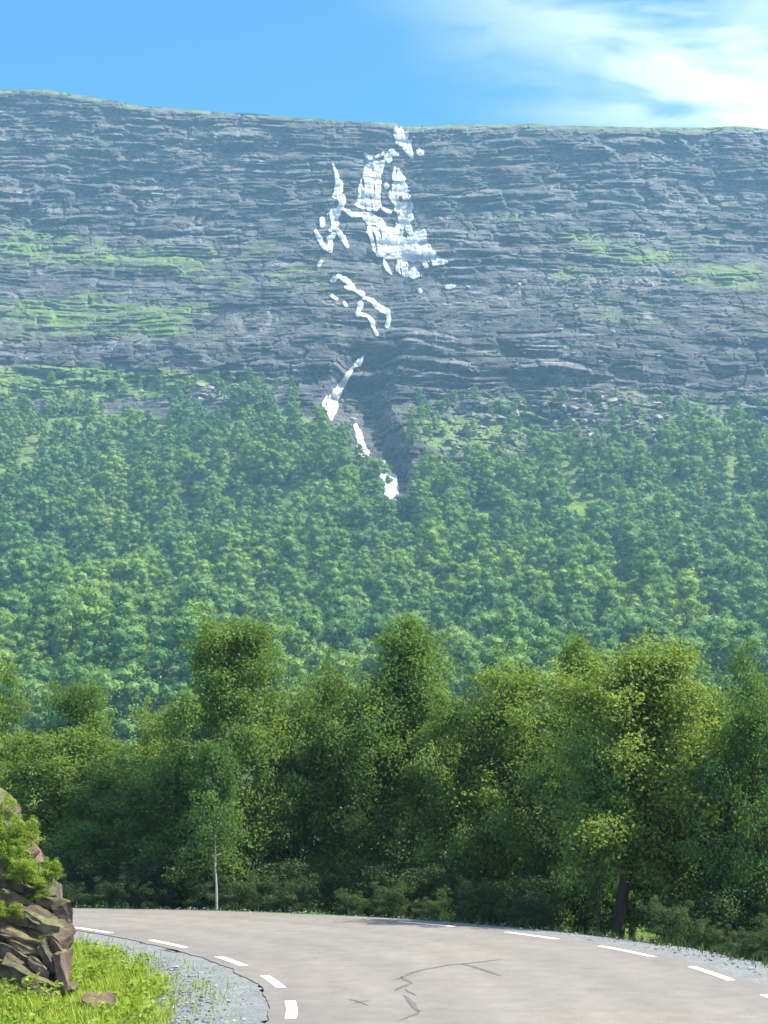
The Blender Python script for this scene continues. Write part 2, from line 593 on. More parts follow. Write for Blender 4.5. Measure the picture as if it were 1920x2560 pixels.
AC = np.concatenate([np.linspace(-0.78, -0.31, 36)[:-1], np.linspace(-0.31, 0.31, 860), np.linspace(0.31, 0.78, 36)[1:]])
E_SPLIT = ray(960, 1090 * K)[1]       # from here up the slope carries rock


def surface(a, t):
    """mountain surface: t 0..1 from the forest's upper part to the rim"""
    er = ridge_e(a)
    e = E_SPLIT + (er - E_SPLIT) * t
    d = d_base(a, e)
    u, v = to_px(a, e)
    u, v = u / K, v / K
    x, z = a * d, e * d + EYE
    ft = np.interp(u, FTOP[:, 0] / K, FTOP[:, 1] / K)
    rock = sstep(30, -25, v - ft)                       # 1 above the tree line
    gc = sstep(140, 60, np.abs(u - 810)) * sstep(740, 790, v) * sstep(1090, 1030, v)
    k = np.clip(np.maximum(rock, gc), 0.06, 1)
    rim = sstep(0, 14, v - np.interp(a, ra, RIDGE[:, 1]) / K)
    off, tone = strata(x, z, d, k * (0.25 + 0.75 * rim))
    off = off * np.interp(v, [280, 500, 620, 740, 800], [1.3, 1.15, 0.55, 0.65, 1.05])
    off = off + 11 * fbm(x / 48, z / 260, 5.7, 4) * sstep(560, 440, v) * rim + 7 * fbm(x / 40, z / 160, 1.7, 3) * sstep(720, 760, v) * rock
    dd = d + off
    vg = veg_mask(u, v, x, z)
    vg = vg * (0.8 + 0.9 * fbm(x / 40, z / 7, 2.2, 4)) + 0.16 * fbm(x / 60, z / 14, 8, 3)
    vg = np.maximum(vg, 0.75 * sstep(12, 3, v - np.interp(a, ra, RIDGE[:, 1]) / K) * (0.75 + fbm(x / 25, z * 0, 3, 3)))
    vg = np.where(v > ft + 25, np.maximum(vg, 0.9 - 0.55 * gc), vg)
    return a * dd, dd, e * dd + EYE, np.clip(vg, 0, 1.2), tone


NR = 440
tt = np.linspace(0, 1, NR)
A2, T2 = np.meshgrid(AC, tt)
X2, Y2, Z2, V2, TN2 = surface(A2, T2)
nc = len(AC)
# plateau behind the rim
back = []
for dy, dz in ((14, 1.5), (60, -4), (220, -30), (420, -60)):
    back.append((A2[-1] * (Y2[-1] + dy), Y2[-1] + dy, Z2[-1] + dz))
XX = np.vstack([X2] + [q[0][None] for q in back])
YY = np.vstack([Y2] + [q[1][None] for q in back])
ZZ = np.vstack([Z2] + [q[2][None] for q in back])
VV = np.vstack([V2] + [np.full((1, nc), 0.8)] * 4)
TT = np.vstack([TN2] + [np.full((1, nc), 0.5)] * 4)
mv = np.stack([XX, YY, ZZ], -1).reshape(-1, 3)
mount = link("mountain", mesh_np("mountain", mv, grid_faces(NR + 4, nc), attrs={'veg': ('POINT', VV), 'tone': ('POINT', TT)}), M_CLIFF)
tag(mount, "grey layered cliff with grassy ledges rising above the forest", kind='structure')

# forested hillside below it, down to the valley floor behind the roadside trees
HE = np.linspace(0.05, E_SPLIT, 110)
A3, E3 = np.meshgrid(AC, HE)
D3 = d_base(A3, E3)
blend = np.linspace(0, 1, 110)[:, None] ** 6
D3 = D3 + 2.5 * fbm(A3 * D3 / 30, E3 * D3 / 12, 0.7, 4) * (1 - blend)
D3[-1] = Y2[0]
hx, hy, hz = A3 * D3, D3, E3 * D3 + EYE
y0 = hy[0]
rows = []
for s in np.linspace(0, 1, 26)[:-1]:
    yy = 44 + (y0 - 44) * s
    zz = -1.6 - 3.4 * np.sin(np.pi * np.clip(s * 1.5, 0, 1)) + (hz[0] + 1.6) * s ** 2.2
    rows.append((AC * yy, yy, zz))
hx = np.vstack([np.stack([r[0] for r in rows]), hx])
hy = np.vstack([np.stack([r[1] for r in rows]), hy])
hz = np.vstack([np.stack([r[2] for r in rows]), hz])
hu, hv = to_px(hx / hy, (hz - EYE) / hy)
clear = sstep(0.02, 0.22, fbm(hx / 45, hz / 8.5, 5.5, 4))          # light grass clearings, long and level
hillside = link("hillside", mesh_np("hillside", np.stack([hx, hy, hz], -1).reshape(-1, 3), grid_faces(*hx.shape), attrs={'veg': ('POINT', clear)}, smooth=True), M_FLOOR)
tag(hillside, "green forest floor of the slope below the cliff", kind='structure')


def hill_point(a, e):
    """point on the forested slope or the lower cliff"""
    er = ridge_e(a)
    t = (e - E_SPLIT) / (er - E_SPLIT)
    x, y, z, vg, _ = surface(a, np.clip(t, 0, 1))
    d = d_base(a, e)
    low = e < E_SPLIT
    return np.where(low, a * d, x), np.where(low, d, y), np.where(low, e * d + EYE, z)


print("T", round(time.time() - _T0, 1))
# ------------------------------------------------------------------ waterfall
def wz(o, pts):
    return [(o[0] + p[0] * 500 / 1659, o[1] + p[1] * 500 / 1659) + ((p[2] * 500 / 1659,) if len(p) > 2 else ()) for p in pts]


OA, OB = (700, 280), (660, 840)
STRANDS = [
    (OA, 'l', [(962, 135, 10), (1000, 190, 46), (1035, 250, 45), (1062, 310, 26), (1095, 372, 12)], .1),
    (OA, 'l', [(1158, 328, 22), (1166, 334, 22)], 0),
    (OA, 'l', [(970, 352, 12), (925, 338, 24), (895, 372, 25), (908, 402, 15)], 0),
    (OA, 'l', [(700, 350, 12), (745, 380, 14)], 0), (OA, 'l', [(855, 345, 10), (800, 372, 10)], 0),
    (OA, 'p', [(790, 415), (865, 412), (850, 460), (832, 520), (832, 610), (820, 700), (835, 790), (800, 815), (690, 810), (630, 760), (655, 690), (660, 620), (690, 530), (710, 450)], .28),
    (OA, 'p', [(955, 462), (1000, 480), (1040, 600), (1075, 700), (1100, 800), (1100, 860), (1075, 930), (1090, 985), (960, 960), (985, 870), (950, 760), (910, 690), (915, 640), (945, 590), (940, 520)], .27),
    (OA, 'l', [(880, 605, 16), (888, 618, 16)], 0), (OA, 'l', [(850, 800, 8), (910, 835, 14)], 0),
    (OA, 'p', [(690, 835), (760, 845), (835, 890), (880, 950), (960, 985), (1130, 1000), (1190, 985), (1215, 1060), (1250, 1140), (1320, 1210), (1385, 1245), (1300, 1262), (1215, 1285), (1160, 1230),
               (1060, 1235), (1030, 1215), (880, 1210), (800, 1180), (770, 1100), (725, 1000), (735, 930), (690, 880)], .30),
    (OA, 'p', [(860, 1215), (880, 1270), (930, 1340), (880, 1310)], .2),
    (OA, 'p', [(980, 1225), (1050, 1235), (1060, 1320), (1110, 1300), (1165, 1355), (1110, 1372), (1020, 1350), (975, 1310)], .3),
    (OA, 'l', [(440, 430, 4), (468, 520, 13), (490, 600, 24), (480, 680, 36), (520, 740, 22), (490, 800, 18), (450, 850, 42), (462, 920, 24), (420, 980, 14)], .16),
    (OA, 'l', [(480, 980, 16), (520, 1040, 22), (560, 1110, 12)], .15), (OA, 'l', [(298, 990, 12), (330, 1060, 18), (370, 1120, 16), (420, 1150, 12), (415, 1050, 22), (440, 1020, 20)], .2),
    (OA, 'l', [(350, 890, 16), (350, 935, 16)], 0), (OA, 'l', [(520, 800, 10), (600, 850, 18), (690, 850, 16)], .2),
    (OA, 'l', [(440, 1395, 20), (485, 1362, 14), (570, 1410, 18), (605, 1462, 18), (540, 1450, 9)], .18), (OA, 'l', [(610, 1470, 8), (680, 1508, 20)], .15),
    (OA, 'l', [(700, 1545, 14), (760, 1562, 15), (820, 1620, 22), (890, 1660, 22), (905, 1720, 15), (890, 1772, 20)], .2),
    (OA, 'l', [(668, 1595, 22), (650, 1670, 18), (730, 1692, 9), (770, 1740, 14), (770, 1780, 12), (805, 1845, 9)], .2),
    (OA, 'l', [(430, 1525, 10), (468, 1552, 10)], 0), (OA, 'l', [(536, 1585, 12), (545, 1605, 12)], 0), (OA, 'l', [(1390, 1452, 15), (1440, 1446, 13)], 0),
    (OA, 'l', [(1158, 1478, 11), (1163, 1488, 11)], 0), (OA, 'l', [(320, 1270, 14), (345, 1240, 8)], .1),
    (OB, 'l', [(822, 172, 5), (785, 220, 22), (740, 260, 9), (690, 330, 15), (650, 400, 23), (600, 470, 28), (570, 550, 40), (558, 620, 36), (560, 690, 10)], .06),
    (OB, 'l', [(520, 505, 8), (495, 560, 15), (502, 610, 12)], .15),
    (OB, 'l', [(760, 742, 13), (785, 810, 22), (800, 880, 30), (830, 960, 36), (852, 1005, 18)], .08),
    (OB, 'l', [(930, 1055, 20), (985, 1052, 20), (990, 1100, 24), (1020, 1160, 46), (1062, 1230, 50), (1050, 1285, 62)], .08),
]
fall = tag(empty("waterfall"), "white waterfall breaking into strands down the dark cliff", kind='structure')
fall_loc = None
for o, kind, pts, holes in STRANDS:
    P_ = np.array(wz(o, pts))
    step = 0.7
    pad = (P_[:, 2].max() if kind == 'l' else 2) + 3
    us = np.arange(P_[:, 0].min() - pad, P_[:, 0].max() + pad, step)
    vs = np.arange(P_[:, 1].max() + pad, P_[:, 1].min() - pad, -step)
    U, V = np.meshgrid(us, vs)
    if kind == 'l':
        best = np.full(U.shape, -9.0)
        for p, q in zip(P_[:-1], P_[1:]):
            dx, dy = q[0] - p[0], q[1] - p[1]
            s = np.clip(((U - p[0]) * dx + (V - p[1]) * dy) / (dx * dx + dy * dy + 1e-9), 0, 1)
            best = np.maximum(best, 1 - np.hypot(U - p[0] - s * dx, V - p[1] - s * dy) / (p[2] + s * (q[2] - p[2]) + 0.3))
        sd_ = best
    else:
        ins = np.zeros(U.shape, bool)
        dist = np.full(U.shape, 1e9)
        for p, q in zip(P_, np.roll(P_, -1, 0)):
            cr = (p[1] > V) != (q[1] > V)
            ins ^= cr & (U < (q[0] - p[0]) * (V - p[1]) / (q[1] - p[1] + 1e-12) + p[0])
            dx, dy = q[0] - p[0], q[1] - p[1]
            s = np.clip(((U - p[0]) * dx + (V - p[1]) * dy) / (dx * dx + dy * dy + 1e-9), 0, 1)
            dist = np.minimum(dist, np.hypot(U - p[0] - s * dx, V - p[1] - s * dy))
        sd_ = np.where(ins, dist, -dist) / 9.0
    au, ev = ray(U, V)
    d0 = d_base(au, ev)
    wx, wz_ = au * d0, ev * d0
    m = np.minimum(sd_, 0.8) + (0.5 if kind == 'p' else 0.75) * fbm(wx / 2.2, wz_ / 6.0, 1.1, 5) + 0.3 * fbm(wx / 6, wz_ / 5, 3.1, 3) + (0.36 if kind == 'p' else 0.22)
    streak = fbm(wx / 1.9 + 0.25 * wz_ / 8, wz_ / 15, 5.1, 4)
    ledge = fbm(wx / 22, wz_ / 3.0, 6.6, 3)
    m = m - (holes + 0.06) * 3.4 * (np.clip(streak - 0.02, 0, 1) + np.clip(ledge - 0.10, 0, 1) * 1.0)
    keep = m > 0.0
    # rock shows between the threads of water and along the ledges they cross
    keep &= streak < np.quantile(streak[keep], 0.94 if kind == 'p' else 0.997)
    if kind == 'p':
        keep &= ledge < np.quantile(ledge[keep], 0.985)
    if keep.sum() < 4:
        keep = sd_ > 0.0
    q = keep[:-1, :-1] | keep[1:, 1:]
    hxp, hyp, hzp = hill_point(au, ev)
    pad_ = np.pad(hyp, ((3, 3), (0, 0)), mode='edge')
    hy2 = np.min([pad_[i_:i_ + hyp.shape[0]] for i_ in range(7)], 0)
    pad_ = np.pad(hy2, ((3, 3), (2, 2)), mode='edge')
    hy2 = np.mean([pad_[i_:i_ + hyp.shape[0], j_:j_ + hyp.shape[1]] for i_ in range(7) for j_ in range(5)], 0)
    hy2 = np.minimum(hy2, hyp)
    hxp, hzp, hyp = au * hy2, ev * hy2 + EYE, hy2
    lump = 1.1 + 0.3 * np.clip(np.minimum(m, 0.6), 0, 1) + 1.1 * streak + 1.0 * fbm(wx / 2.2, wz_ / 3.0, 7.3, 3) + 1.0 * fbm(wx / 6, wz_ / 1.7, 2.3, 3)
    edge = np.where(keep, lump, -0.6)
    f = 1 - edge / hyp
    vv = np.stack([hxp * f, hyp * f, (hzp - EYE) * f + EYE], -1).reshape(-1, 3)
    fc = grid_faces(*U.shape)[q.ravel()]
    if len(fc) == 0:
        continue
    used, inv = np.unique(fc, return_inverse=True)
    vv = vv[used]
    fc = inv.reshape(-1, 4)
    c0 = vv.mean(0)
    link("cascade", mesh_np("cascade", vv - c0, fc, smooth=True), M_WATER, fall, c0)

print("T", round(time.time() - _T0, 1))
# ------------------------------------------------------------------ road on its bend
INNER = np.array([[280.7, 2332.6], [370, 2351], [467.6, 2369], [541, 2392], [620, 2414.7], [659.7, 2439.6], [703, 2469.7], [714.7, 2503], [732, 2546.7]])
OUTER = np.array([[1261, 2331], [1393, 2348], [1501, 2365.5], [1622.6, 2393], [1721, 2417.6], [1840.8, 2451]])
FAR = np.array([[173.6, 2269], [492, 2277.6], [960, 2296], [1249, 2324]])
CEN = np.array([-18.3, 15.4])


def polar(p):
    q = p - CEN
    return np.arctan2(q[:, 1], q[:, 0]), np.hypot(q[:, 0], q[:, 1])


ti, ri = polar(gpt(*INNER.T))
to, ro = polar(gpt(*OUTER.T))
tf, rf = polar(gpt(*FAR.T))
ci = np.polyfit(ti, ri, 3)
co = np.polyfit(np.concatenate([to, tf]), np.concatenate([ro, rf - 0.22]), 3)


def r_in(t):
    return np.polyval(ci, np.clip(t, ti.min() - 0.05, ti.max() + 0.1))


def r_out(t):
    return np.polyval(co, np.clip(t, to.min() - 0.05, tf.max() + 0.05))


TH0 = ti.min() - 0.06


def road_pt(t, w):
    """w 0 at the inner painted line, 1 at the outer; before the bend the road runs straight"""
    t, w = np.broadcast_arrays(np.asarray(t, float), np.asarray(w, float))
    tc_ = np.maximum(t, TH0)
    r = r_in(tc_) + (r_out(tc_) - r_in(tc_)) * w
    x, y = CEN[0] + r * np.cos(tc_), CEN[1] + r * np.sin(tc_)
    back_ = np.minimum(t - TH0, 0) * 20.0
    return np.stack([x - back_ * math.sin(TH0) * 0.4, y + back_], -1)


def ring(name, t, w, z, mat, edge_noise=0.0, attrs=None):
    T, W = np.meshgrid(t, w, indexing='ij')
    if edge_noise:
        W = W.copy()
        W[:, 0] += edge_noise * fbm(t * 30, t * 0, 1.5, 4)
        W[:, -1] += edge_noise * fbm(t * 30, t * 0, 8.5, 4)
    p = road_pt(T, W)
    v = np.concatenate([p, np.broadcast_to(z, T.shape)[..., None]], -1).reshape(-1, 3)
    at = {k: ('POINT', f(T, W)) for k, f in (attrs or {}).items()}
    return link(name, mesh_np(name, v, grid_faces(*T.shape)[:, ::-1], attrs=at, smooth=True), mat)


tr = np.concatenate([np.linspace(-2.2, TH0, 12)[:-1], np.linspace(TH0, 1.75, 260)])
LINE_W = 0.12
EDGE_W = 0.045                # asphalt beyond the painted lines, as a share of the lane width
road = ring("road", tr, np.linspace(-EDGE_W, 1 + EDGE_W, 24), 0.0, M_ROAD, 0.018, {'lat': lambda T, W: W})
tag(road, "pale grey asphalt road bending to the left", kind='structure')


def dash(t0, t1, w_off, name="road_marking"):
    t = np.linspace(t0, t1, 9)
    rm = r_in(t) if w_off == 0 else r_out(t)
    ex = 0.012 * fbm(np.array([t0 * 50]), np.array([2.0]), 0, 2)[0]
    inner = np.stack([CEN[0] + (rm - LINE_W / 2) * np.cos(t), CEN[1] + (rm - LINE_W / 2) * np.sin(t), t * 0 + 0.004], -1)
    outer = np.stack([CEN[0] + (rm + LINE_W / 2 + ex) * np.cos(t), CEN[1] + (rm + LINE_W / 2) * np.sin(t), t * 0 + 0.004], -1)
    v = np.stack([inner, outer], 1).reshape(-1, 3)
    f = np.array([[2 * i, 2 * i + 1, 2 * i + 3, 2 * i + 2] for i in range(8)])
    c0 = v.mean(0)
    o = link(name, mesh_np(name, v - c0, f), M_PAINT, road, c0)
    return o


per = (ti[1] - ti[5]) / 2
ln = ti[1] - ti[2]
inn = [(ti[2], ti[1]), (ti[4], ti[3]), (ti[6], ti[5]), (ti[8], ti[7]), (ti[0], ti[0] + ln)]
inn += [(ti[0] + per * k, ti[0] + ln + per * k) for k in (1, 2, 3)] + [(ti[8] - per, ti[8] - per + ln)]
for q in inn:
    dash(q[0], q[1], 0)
pero = (to[0] - to[4]) / 2
lno = to[0] - to[1]
for q in [(to[1], to[0]), (to[3], to[2]), (to[5], to[4]), (to[5] - pero, to[5] - pero + lno)] + [(to[1] + pero * k, to[0] + pero * k) for k in range(1, 2)]:
    dash(q[0], q[1], 1)

# gravel shoulders
g1 = ring("gravel_shoulder", np.linspace(TH0 - 0.5, 1.7, 240), np.linspace(-0.36, -EDGE_W + 0.02, 14), np.array([-0.05, -0.045, -0.045, -0.04, -0.04, -0.035, -0.03, -0.03, -0.025, -0.02, -0.016, -0.013, -0.010, -0.008]), M_GRAVEL, 0.10)
tag(g1, "bluish gravel shoulder along the inside of the bend", kind='structure')
g2 = ring("gravel_shoulder", np.linspace(TH0 - 0.5, 1.7, 240), np.linspace(1 + EDGE_W - 0.02, 1.27, 8), np.array([-0.008, -0.012, -0.02, -0.03, -0.04, -0.05, -0.07, -0.09]), M_GRAVEL, 0.04)
tag(g2, "narrow gravel shoulder along the outside of the bend", kind='structure')


def ground_z(x, y):
    q0, q1 = x - CEN[0], y - CEN[1]
    t = np.clip(np.arctan2(q1, q0), TH0, 1.75)
    r = np.hypot(q0, q1)
    so = r - r_out(t)
    si = r_in(t) - r
    z = -0.045 + 0 * r
    z = np.where(so > 0.9, -0.045 - 1.1 * sstep(0.9, 5.0, so) + 0.08 * fbm(x / 1.5, y / 1.5, 0, 3) * sstep(1.2, 2.5, so), z)
    z = np.where(si > 1.0, -0.045 + 0.28 * sstep(1.6, 5.0, si) + 0.16 * fbm(x / 1.1, y / 1.1, 3, 3) * sstep(1.2, 3.0, si), z)
    onroad = (y < 14) & (x > -8) & (x < 12) & (so < 1)
    z = np.where((y < CEN[1] - 1.5) & (x > -2.4), np.minimum(z, -0.045), z)
    return np.where(y > 36, z - 0.5 * sstep(36, 48, y), z)


gx, gy = np.meshgrid(np.concatenate([np.linspace(-120, -30, 20)[:-1], np.linspace(-30, 30, 240), np.linspace(30, 120, 20)[1:]]),
                     np.concatenate([np.linspace(-50, 0, 14)[:-1], np.linspace(0, 48, 240)]))
gz = ground_z(gx, gy)
ground = link("ground", mesh_np("ground", np.stack([gx, gy, gz], -1).reshape(-1, 3), grid_faces(*gx.shape), smooth=True), M_SOIL)
tag(ground, "grassy ground beside and beyond the road", kind='structure')

# dark sealed cracks on the asphalt
CRACKS = [([(1012, 2437), (1060, 2424), (1120, 2413), (1180, 2408), (1260, 2398)], .05), ([(1153, 2409), (1190, 2419), (1225, 2430), (1252, 2440)], .07),
          ([(1002, 2442), (1015, 2450), (1030, 2458)], .06), ([(1030, 2458), (1005, 2467), (988, 2477)], .07), ([(1012, 2473), (1040, 2489)], .05),
          ([(1010, 2488), (1030, 2508), (1046, 2530)], .07), ([(1056, 2524), (1038, 2536), (1000, 2552)], .05), ([(1040, 2430), (1000, 2446), (985, 2450)], .03),
          ([(925, 2500), (880, 2510)], .03), ([(920, 2515), (890, 2502), (870, 2498)], .03)]
for pts, w in CRACKS:
    g = gpt(*np.array(pts, float).T)
    s = np.linspace(0, len(g) - 1, 8 * (len(g) - 1) + 1)
    pp = np.stack([np.interp(s, np.arange(len(g)), g[:, k]) for k in (0, 1)], -1)
    pp += 0.03 * np.stack([fbm(s * 1.7, s * 0 + pts[0][0], 0, 3), fbm(s * 1.7, s * 0 + pts[0][1], 3, 3)], -1)
    d = np.gradient(pp, axis=0)
    nrm = np.stack([-d[:, 1], d[:, 0]], -1) / (np.linalg.norm(d, axis=1)[:, None] + 1e-9)
    ww = (w * 0.62 * (0.7 + 0.9 * np.abs(fbm(s * 2.1, s * 0, pts[0][0], 3))) * np.minimum(1, 0.25 + np.minimum(s, s[-1] - s)))[:, None]
    v = np.stack([np.c_[pp - nrm * ww, s * 0 + 0.004], np.c_[pp + nrm * ww, s * 0 + 0.004]], 1).reshape(-1, 3)
    f = np.array([[2 * i, 2 * i + 1, 2 * i + 3, 2 * i + 2] for i in range(len(s) - 1)])[:, ::-1]
    c0 = v.mean(0)
    link("road_crack", mesh_np("road_crack", v - c0, f), M_TAR, road, c0)


print("T", round(time.time() - _T0, 1))
# ------------------------------------------------------------------ trees
def unit(v):
    return v / (np.linalg.norm(v, axis=-1, keepdims=True) + 1e-9)


def leaf_quads(r, cen, size, up=0.35, aspect=0.62, outward=None):
    """diamond leaves, slightly folded: (n,4,3)"""
    n = len(cen)
    nrm = unit(r.normal(size=(n, 3)) * (1.0 if outward is None else 0.75) + (np.array([0, 0, up * 2]) if outward is None else outward))
    d = unit(np.cross(nrm, r.normal(size=(n, 3))))
    s = np.cross(nrm, d)
    L = (size * r.uniform(0.7, 1.3, n))[:, None] if np.isscalar(size) else (size * r.uniform(0.75, 1.25, n))[:, None]
    base = cen - d * L * 0.5
    tip = cen + d * L * 0.5 - nrm * L * 0.12
    return np.stack([base, cen + s * L * aspect * 0.5 + nrm * L * 0.06, tip, cen - s * L * aspect * 0.5 + nrm * L * 0.06], 1)


def tube(path, rads, k=6):
    path = np.asarray(path, float)
    n = len(path)
    d = unit(np.gradient(path, axis=0))
    ref = np.where(np.abs(d[:, 2:3]) > 0.9, np.array([[1.0, 0, 0]]), np.array([[0, 0, 1.0]]))
    a = unit(np.cross(d, ref))
    c = np.cross(d, a)
    th = np.linspace(0, 2 * np.pi, k, endpoint=False)
    v = path[:, None] + (a[:, None] * np.cos(th)[None, :, None] + c[:, None] * np.sin(th)[None, :, None]) * np.asarray(rads)[:, None, None]
    v = v.reshape(-1, 3)
    i = np.arange(n * k).reshape(n, k)
    j = np.roll(i, -1, 1)
    f = np.stack([i[:-1], j[:-1], j[1:], i[1:]], -1).reshape(-1, 4)
    return v, f


def tree_mesh(name, seed, H, R, base, shape, n_clump, per, leaf, trunk_r, clump_r=0.3, stems=1, n_branch=34, lean=0.0, face=1.1, core=0.0):
    """trunk (with limbs) and crown meshes of one tree standing at the origin"""
    r = np.random.default_rng(seed)
    tv, tf_, off = [], [], 0
    ends = []
    for s_ in range(stems):
        n = 10
        z = np.linspace(-0.3, H * (0.95 if s_ == 0 else r.uniform(0.6, 0.85)), n)
        ph = r.uniform(0, 6.28)
        spread = 0 if stems == 1 else R * 0.35
        zz = z / H
        wob = np.cumsum(r.normal(0, 0.03 * R, (n, 2)), 0) * np.clip(zz * 2, 0, 1)[:, None]
        cx = spread * np.cos(ph) * np.clip(zz, 0, 1) ** 1.2 + (0.12 * np.cos(ph) if stems > 1 else 0) + wob[:, 0] + lean * H * np.clip(zz, 0, 1) ** 2
        cy = spread * np.sin(ph) * np.clip(zz, 0, 1) ** 1.2 + (0.12 * np.sin(ph) if stems > 1 else 0) + wob[:, 1]
        path = np.stack([cx, cy, z], -1)
        rr = trunk_r * (0.75 if s_ else 1) * np.clip(1 - 0.92 * np.clip(zz, 0, 1), 0.06, 1) * np.where(zz < 0.03, 1.25, 1)
        v, f = tube(path, rr, 8)
        tv.append(v)
        tf_.append(f + off)
        off += len(v)
        nb2 = n_branch if stems == 1 else n_branch // stems + 4
        for i in range(nb2):
            t = base + (0.97 - base) * ((i + r.uniform(0, 1)) / nb2)
            p0 = np.array([np.interp(t * H, z, path[:, k]) for k in range(3)])
            if t * H > z[-1]:
                continue
            az = i * 2.4 + r.uniform(-.5, .5)
            q = (t - base) / (1 - base)
            L = R * shape(q) * r.choice([r.uniform(0.6, 0.95), r.uniform(0.85, 1.1), r.uniform(1.05, 1.32)])
            el = rad(18 + 40 * q + r.uniform(-10, 12))
            d = np.array([math.cos(az) * math.cos(el), math.sin(az) * math.cos(el), math.sin(el)])
            m = 5
            s = np.linspace(0, 1, m)
            bp = p0 + d * (s * L)[:, None] + np.array([0, 0, -0.14 * L]) * (s ** 2)[:, None] + np.cumsum(r.normal(0, 0.03 * L, (m, 3)), 0) * s[:, None]
            br = trunk_r * (0.34 - 0.18 * q) * (1 - 0.85 * s)
            v, f = tube(bp, np.maximum(br, 0.006), 4)
            tv.append(v)
            tf_.append(f + off)
            off += len(v)
            ends.append(bp)
    ends = np.array(ends)
    # clumps sit along the outer parts of the branches; leaves lie on the outside of each clump
    bi = r.integers(0, len(ends), n_clump)
    s = np.clip(r.beta(2.4, 1.1, n_clump), 0.12, 1.0) * 4
    i0 = np.minimum(s.astype(int), 3)
    fr = (s - i0)[:, None]
    cc = ends[bi, i0] * (1 - fr) + ends[bi, i0 + 1] * fr
    cc += r.normal(0, clump_r * 0.5, (n_clump, 3))
    ci_ = np.repeat(np.arange(n_clump), per)
    crad = clump_r * r.uniform(0.6, 1.4, n_clump)
    dirs = unit(r.normal(size=(len(ci_), 3)) + np.array([0, 0, 0.35]))
    rr_ = r.uniform(0.35, 1.0, len(ci_)) ** 0.6 * (1 + 0.25 * r.normal(size=len(ci_)))
    lc = cc[ci_] + dirs * (crad[ci_] * rr_)[:, None] * np.array([1.0, 1.0, 0.78])
    lc[:, 2] = np.maximum(lc[:, 2], 0.08)
    lq = leaf_quads(r, lc, leaf, outward=dirs * face + np.array([0, 0, 0.35]))
    rn = np.clip(0.25 * r.random(len(lc)) + 0.75 * r.random(n_clump)[ci_], 0, 1)
    cv = lq.reshape(-1, 3)
    cf = [np.arange(len(cv)).reshape(-1, 4)]
    if core:                       # solid leaf-coloured core added in each clump to darken the crown's inside
        g = (1 + 5 ** 0.5) / 2
        iv = unit(np.array([(-1, g, 0), (1, g, 0), (-1, -g, 0), (1, -g, 0), (0, -1, g), (0, 1, g), (0, -1, -g), (0, 1, -g), (g, 0, -1), (g, 0, 1), (-g, 0, -1), (-g, 0, 1)], float))
        if_ = np.array([(0, 11, 5), (0, 5, 1), (0, 1, 7), (0, 7, 10), (0, 10, 11), (1, 5, 9), (5, 11, 4), (11, 10, 2), (10, 7, 6), (7, 1, 8),
                        (3, 9, 4), (3, 4, 2), (3, 2, 6), (3, 6, 8), (3, 8, 9), (4, 9, 5), (2, 4, 11), (6, 2, 10), (8, 6, 7), (9, 8, 1)])
        bv = cc[:, None] + iv[None] * (crad * core)[:, None, None] * r.uniform(0.75, 1.2, (n_clump, 12, 1)) * np.array([1, 1, .8])
        cf.append((if_[None] + (np.arange(n_clump) * 12)[:, None, None]).reshape(-1, 3) + len(cv))
        cv = np.concatenate([cv, bv.reshape(-1, 3)])
        rn = np.r_[rn, np.repeat(r.random(n_clump) * 0.6, 20)]
    tm = mesh_np(name + "_trunk", np.concatenate(tv), np.concatenate(tf_), smooth=True)
    cmh = mesh_np(name + "_crown", cv, cf, attrs={'rnd': ('FACE', rn)})
    return tm, cmh


cone = lambda q: (1 - q) ** 0.6 * (0.55 + 0.45 * min(1, q * 6)) + 0.06
oval = lambda q: math.sqrt(max(0.0, 1 - (q * 1.75 - 0.65) ** 2 / 1.25)) + 0.05
roundc = lambda q: math.sqrt(max(0.02, 1 - (q * 1.6 - 0.75) ** 2 / 0.85))

# kinds of roadside tree, built at unit size and scaled: name -> (trunk mesh, crown mesh, H, R)
KINDS = {}


def kind(name, *a, **k):
    t, c = tree_mesh(name, *a, **k)
    co_ = np.empty(len(c.vertices) * 3, np.float32)
    c.vertices.foreach_get("co", co_)
    co_ = co_.reshape(-1, 3)
    KINDS[name] = (t, c, float(np.percentile(co_[:, 2], 99.7)), float(np.percentile(np.hypot(co_[:, 0], co_[:, 1]), 93)))


kind("birch_a", 11, 7.5, 2.1, 0.08, oval, 620, 84, 0.088, 0.07, clump_r=0.38, n_branch=54)
kind("birch_b", 12, 7.0, 1.9, 0.08, cone, 460, 84, 0.088, 0.08, clump_r=0.38, lean=0.03, n_branch=46)
kind("alder_a", 13, 6.2, 2.2, 0.12, roundc, 480, 84, 0.092, 0.10, n_branch=44, clump_r=0.4, stems=2)
kind("alder_b", 14, 6.5, 2.0, 0.14, roundc, 480, 84, 0.092, 0.13, n_branch=44, clump_r=0.42)
kind("alder_c", 15, 6.0, 2.3, 0.08, oval, 480, 84, 0.092, 0.10, n_branch=44, clump_r=0.38, stems=3)
kind("alder_trunk", 24, 6.5, 2.0, 0.30, roundc, 460, 84, 0.092, 0.16, n_branch=44, clump_r=0.42)
kind("birch_young", 25, 4.0, 0.8, 0.34, oval, 110, 70, 0.088, 0.042, n_branch=26, clump_r=0.28)
kind("willow_a", 16, 3.2, 1.7, 0.02, roundc, 190, 70, 0.095, 0.05, clump_r=0.34, stems=4, n_branch=40)
kind("willow_b", 17, 2.6, 1.6, 0.02, oval, 180, 66, 0.095, 0.045, clump_r=0.3, stems=4, n_branch=36)
kind("bush_low", 18, 1.3, 1.1, 0.02, roundc, 90, 50, 0.085, 0.025, stems=4, n_branch=28, clump_r=0.22)


